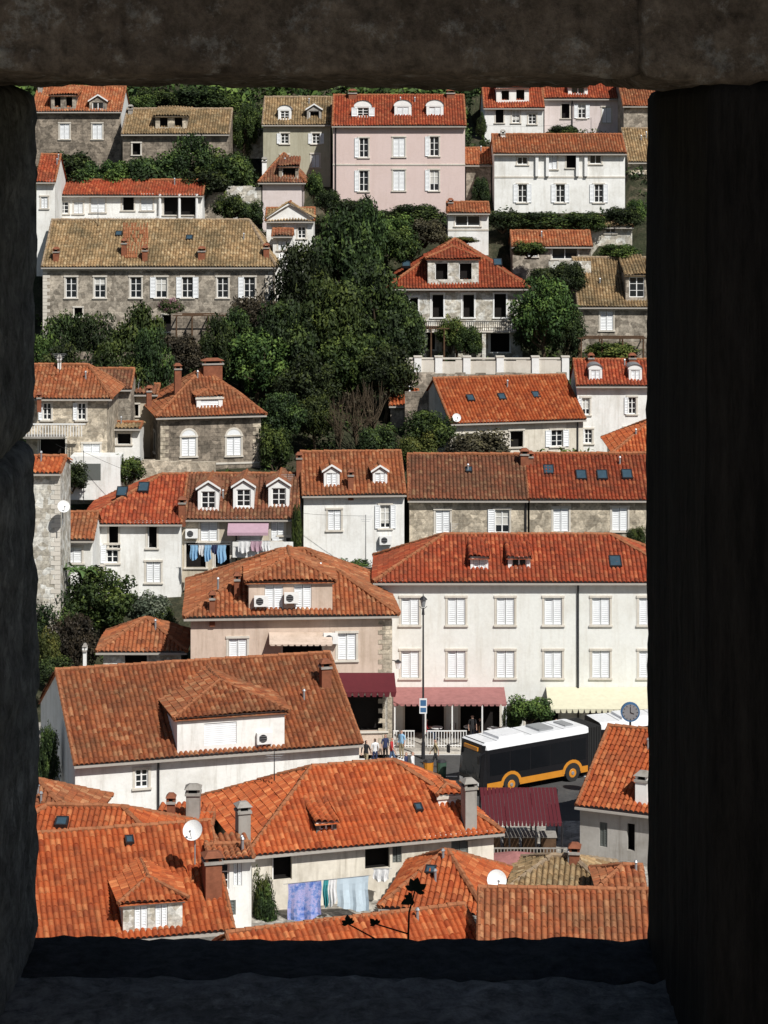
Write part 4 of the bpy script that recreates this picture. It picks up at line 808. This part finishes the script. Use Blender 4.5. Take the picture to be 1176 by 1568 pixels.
def person(x,y,z,yaw,kind='stand',top='c_white',bot='c_denim'):
    e=empty('pedestrian' if kind!='sit' else 'seated_person',(x,y,z),math.radians(yaw)); r=personmesh(kind,top,bot); o=bpy.data.objects.new('body',r); scene.collection.objects.link(o); o.parent=e
    hz=.5 if kind=='sit' else .92; b=MB(); b.tube((0,-.1,hz+.67),(0,-.125,hz+.64),.008,.016,'skin',5)
    for s in (-1,1): b.tube((s*.03,-.088,hz+.7),(s*.03,-.096,hz+.7),.01,.008,'black',6); b.tube((s*.078,0,hz+.66),(s*.092,0.01,hz+.68),.02,.018,'skin',6)
    b.tube((-.02,-.094,hz+.61),(.02,-.094,hz+.61),.006,.006,'c_red',5); b.build('face',e)
for a in [(WX(560,134),136.2,.01,150,'walk','c_black','c_khaki'),(WX(574,135.5),136.6,.01,200,'stand','c_white','c_navy'),(WX(590,137),137.6,.01,30,'stand','c_navy','c_black'),(WX(600,136.3),136.8,.01,80,'walk','c_red','c_denim'),
 (WX(615,138.5),138.5,.01,-40,'stand','c_sky','c_khaki'),(WX(725,140),141.6,.13,10,'stand','c_black','c_black'),(WX(870,139),140.4,.13,-60,'walk','c_white','c_denim'),(WX(905,139),141.,.13,60,'walk','c_sky','c_khaki'),(WX(840,139),140.2,.13,160,'stand','c_navy','c_denim'),
 (WX(585,139),139.2,.01,-20,'walk','c_black','c_navy'),(WX(632,133),133.2,.13,70,'walk','c_white','c_khaki'),(WX(622,133),133.6,.01,70,'walk','c_navy','c_denim'),(WX(667,136),136.4,.01,-80,'walk','c_khaki','c_black'),(WX(573,140),140.6,.13,0,'stand','c_red','c_black'),(WX(855,139),140.7,.13,-30,'stand','c_red','c_black'),
 (2.55,142.4,.13,90,'sit','c_red','c_denim'),(5.85,142.6,.13,-90,'sit','c_black','c_navy'),(7.25,142.2,.13,-90,'sit','c_white','c_khaki'),(8.95,142.4,.13,90,'sit','c_navy','c_black')]: person(*a)
# ---------------------------------------------------------------- laundry
def laundry(u0,u1,v,D,items,slant=0):
    e=empty('washing_line',(WX(u0,D),D,WZ(v,D))); L=(u1-u0)*D/F; b=MB(); zr=-slant*D/F; b.tube((0,0,0),(L,0,zr),.012,.012,'gmetal',5); x=.05*L
    for (w,hh,m) in items:
        n=10; w=w*L
        for i in range(n):
            for j in range(5):
                f=lambda ii,jj:(x+w*ii/n+.03*math.sin(jj*1.3+x),.12*math.sin(ii*1.5+x*3)*(jj/5.)+.02,zr*(x+w*ii/n)/L-hh*(1+.12*math.sin(x*7+ii*.25))*jj/5.-(.08*math.sin(ii/n*3.1)*jj/5))
                b.face([f(i,j),f(i+1,j),f(i+1,j+1),f(i,j+1)],m)
        x+=w*1.06
    b.build('clothes',e,True)
def dye():
    m,nt,b=base('tie_dye_cloth'); v=coords(nt); n=nz(nt,v,3.5,6,.75); nt.links.new(ramp(nt,n,[(.35,(.06,.12,.42)),(.48,(.20,.28,.55)),(.56,(.42,.38,.62)),(.66,(.12,.22,.5))]),b.inputs['Base Color']); return m
M['dye']=dye(); M['teal']=plain('cloth_teal',(.05,.3,.33),.9); M['pale']=plain('cloth_pale_blue',(.55,.66,.74),.9)
laundry(434,568,1354,110.1,[(.38,1.75,'dye'),(.06,1.1,'teal'),(.09,1.2,'c_white'),(.36,1.5,'pale')],-14)
laundry(288,352,834,158.5,[(.18,.9,'c_sky'),(.14,.7,'c_white'),(.16,1.,'c_sky'),(.14,.6,'c_navy'),(.2,1.1,'c_sky')]); laundry(362,420,828,159.3,[(.3,.7,'c_white'),(.3,.6,'lilac'),(.2,.7,'c_white')])
laundry(570,600,1330,111.8,[(.8,.5,'c_white')])
# ---------------------------------------------------------------- town-wall walk (viewpoint)
def darkstone(name,c1,c2,sc,streak=False,hi=None):
    m,nt,b=base(name); v=coords(nt,rand=False,scale=(1,1,.12) if streak else None); n=nz(nt,v,sc,9,.72); n2=nz(nt,v,sc*6,7,.75); n4=nz(nt,v,sc*1.7,9,.8)
    col=ramp(nt,n,[(.36,c1),(.5,tuple((a+c)/2 for a,c in zip(c1,c2))),(.64,c2)]); 
    if hi: col=mix(nt,ramp(nt,n4,[(.54,0),(.61,.85)]),col,hi)
    col=mix(nt,1.,col,ramp(nt,n2,[(.35,.45),(.65,1.35)]),'MULTIPLY')
    nt.links.new(col,b.inputs['Base Color']); h_=mix(nt,.5,n4,n2); bump(nt,b,h_,1.,.035); return m
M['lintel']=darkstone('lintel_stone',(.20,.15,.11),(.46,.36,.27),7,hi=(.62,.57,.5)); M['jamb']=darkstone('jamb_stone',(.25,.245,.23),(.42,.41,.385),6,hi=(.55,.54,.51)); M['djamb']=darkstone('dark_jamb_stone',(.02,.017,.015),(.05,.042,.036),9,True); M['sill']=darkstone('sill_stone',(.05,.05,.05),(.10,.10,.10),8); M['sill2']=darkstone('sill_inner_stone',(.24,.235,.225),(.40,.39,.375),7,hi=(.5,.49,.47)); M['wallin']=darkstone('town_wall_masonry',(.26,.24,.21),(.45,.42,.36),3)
def block(name,x0,x1,y0,y1,z0,z1,m,r=.015,st=.014,amp=.006,seed=0,parent=None):
    hx,hy,hz=(x1-x0)/2,(y1-y0)/2,(z1-z0)/2; c=Vector(((x0+x1)/2,(y0+y1)/2,(z0+z1)/2)); bm=bmesh.new(); h=(hx,hy,hz)
    for ax in range(3):
        o1,o2=(ax+1)%3,(ax+2)%3; n1=max(2,min(100,int(2*h[o1]/st))); n2=max(2,min(100,int(2*h[o2]/st)))
        for s in (-1,1):
            g=[[None]*(n2+1) for _ in range(n1+1)]
            for i in range(n1+1):
                for j in range(n2+1):
                    p=[0,0,0]; p[ax]=s*h[ax]; p[o1]=-h[o1]+2*h[o1]*i/n1; p[o2]=-h[o2]+2*h[o2]*j/n2; p=Vector(p)
                    q=Vector([max(-(h[k]-r),min(h[k]-r,p[k])) for k in range(3)]); d=p-q
                    if d.length>1e-9: p=q+d.normalized()*r
                    w=p+c; sd=Vector((seed*3.1,0,0)); dn=d.normalized() if d.length>1e-9 else Vector()
                    a=noise.noise(w*2.2+sd)*amp*.9+noise.noise(w*14+sd)*amp*.6+noise.noise(w*45+sd)*amp*.6; g[i][j]=bm.verts.new(w+dn*a)
            for i in range(n1):
                for j in range(n2):
                    f=[g[i][j],g[i+1][j],g[i+1][j+1],g[i][j+1]]; bm.faces.new(f if s>0 else f[::-1])
    bmesh.ops.remove_doubles(bm,verts=bm.verts,dist=.0005); me=bpy.data.meshes.new(name); bm.to_mesh(me); bm.free(); me.materials.append(M[m]); me.polygons.foreach_set('use_smooth',[True]*len(me.polygons))
    o=bpy.data.objects.new(name,me); scene.collection.objects.link(o)
    if parent: o.parent=parent
    return o
tw=empty('stone_town_wall')
Yi,Yo=2.5,3.1; xl=-530*Yo/F; xr=401*Yo/F; zt=EYE+68*Yo/F; zs=EYE-1232*Yo/F
block('lintel',xl-.5,.28,Yi,Yo,zt,zt+.42,'lintel',seed=1,parent=tw,amp=.009); block('lintel_right',.275,xr+.6,Yi-.01,Yo-.02,zt-.004,zt+.42,'lintel',seed=8,parent=tw,amp=.008)
block('jamb_left_upper',xl-.5,xl,Yi,Yo,36.6,zt,'jamb',seed=2,parent=tw,amp=.009,r=.03); block('jamb_left_lower',xl-.5,xl+.002,Yi-.01,Yo,zs-.02,36.6,'jamb',seed=5,parent=tw,amp=.009,r=.03)
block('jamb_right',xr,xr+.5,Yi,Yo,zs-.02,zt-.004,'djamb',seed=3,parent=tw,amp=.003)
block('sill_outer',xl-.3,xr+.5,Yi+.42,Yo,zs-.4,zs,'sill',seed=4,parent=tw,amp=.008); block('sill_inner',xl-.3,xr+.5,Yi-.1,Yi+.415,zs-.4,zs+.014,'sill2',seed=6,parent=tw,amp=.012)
b=MB(); X0,X1=xl-.49,xr+.49
b.box(-6,X0,Yi+.02,Yo-.02,0,40,'wallin'); b.box(X1,6,Yi+.02,Yo-.02,0,40,'wallin'); b.box(X0,X1,Yi+.02,Yo-.02,zt+.41,40,'wallin'); b.box(X0,X1,Yi+.02,Yo-.02,0,zs-.38,'wallin')
b.box(-6,6,-3.,Yi+.01,0,35.3,'wallin'); b.box(-6,6,-3.5,-3.,0,36.2,'wallin')
b.box(-2.6,2.6,-.3,Yi+.01,39.,39.3,'wallin')  # unseen roof slab added to keep sun off the loophole's inner face
b.box(-2.6,-2.2,-.3,.1,35.3,39.,'wallin'); b.box(2.2,2.6,-.3,.1,35.3,39.,'wallin'); b.box(2.2,2.6,.1,Yi+.01,35.3,39.,'wallin')
b.build('wall_walk_and_added_shade_roof',tw)
e=empty('wild_fig_plant',(WX(622,3.25),3.25,zs-.02)); b=MB(); g=plain('fig_leaf',(.03,.04,.018),.7)
def palm_leaf(c,s,rot,tl):
    for k in range(5):
        a=rot+(k-2)*.7+.12*math.sin(k*2+tl); L=s*(1-.17*abs(k-2))*(1+.12*math.sin(k*3+tl)); d=Vector((math.sin(a),.25*math.cos(tl+k),math.cos(a)*.9)); sd=Vector((math.cos(a),0,-math.sin(a)))*L*.26
        b.face([c,c+d*L*.3-sd*.8,c+d*L*.6-sd,c+d*L*.85-sd*.4,c+d*L,c+d*L*.85+sd*.5,c+d*L*.6+sd,c+d*L*.3+sd*.8],g)
P0=Vector((0,0,-.12)); P1=Vector((.004,0,.0)); P2=Vector((.012,0,.03)); b.tube(P0,P1,.002,.0014,'bark',5); b.tube(P1,P2,.0014,.001,'bark',5)
palm_leaf(P2,.023,.25,0); palm_leaf(P2+Vector((-.004,0.004,-.012)),.016,-1.9,1); b.tube(P1-Vector((0,0,.03)),(-.042,0,-.016),.0012,.001,'bark',5); palm_leaf(Vector((-.042,0,-.016)),.012,-.6,1); b.tube((0,0,-.06),(-.08,0,-.016),.0012,.001,'bark',5); palm_leaf(Vector((-.08,0,-.016)),.014,-.2,3)
b.build('stems_and_leaves',e)
# ---------------------------------------------------------------- light, sky, camera
EL,AZ=math.radians(46),math.radians(32)
w=bpy.data.worlds.new('World'); scene.world=w; w.use_nodes=True; nt=w.node_tree; bg=nt.nodes['Background']; st=nt.nodes.new('ShaderNodeTexSky'); st.sky_type='NISHITA'; st.sun_disc=False; st.sun_elevation=EL; st.sun_rotation=math.pi-AZ
nt.links.new(st.outputs[0],bg.inputs[0]); bg.inputs[1].default_value=.055
sd=bpy.data.lights.new('sun','SUN'); sd.energy=5; sd.angle=math.radians(.5); sd.color=(1,.97,.92); so=bpy.data.objects.new('sun',sd); scene.collection.objects.link(so)
dv=Vector((math.sin(AZ)*math.cos(EL),-math.cos(AZ)*math.cos(EL),math.sin(EL))); so.rotation_euler=dv.to_track_quat('Z','Y').to_euler(); so.location=(0,0,100)
cd=bpy.data.cameras.new('camera'); cam=bpy.data.objects.new('camera',cd); scene.collection.objects.link(cam); cam.location=(0,0,EYE); cam.rotation_euler=(math.pi/2,0,0)
cd.sensor_width=36; cd.lens=36*F/1568.; cd.shift_y=-(784-HV)/1568.; cd.clip_start=.05; cd.clip_end=4000; scene.camera=cam
scene.view_settings.view_transform='Standard'; scene.view_settings.look='None'; scene.view_settings.exposure=0
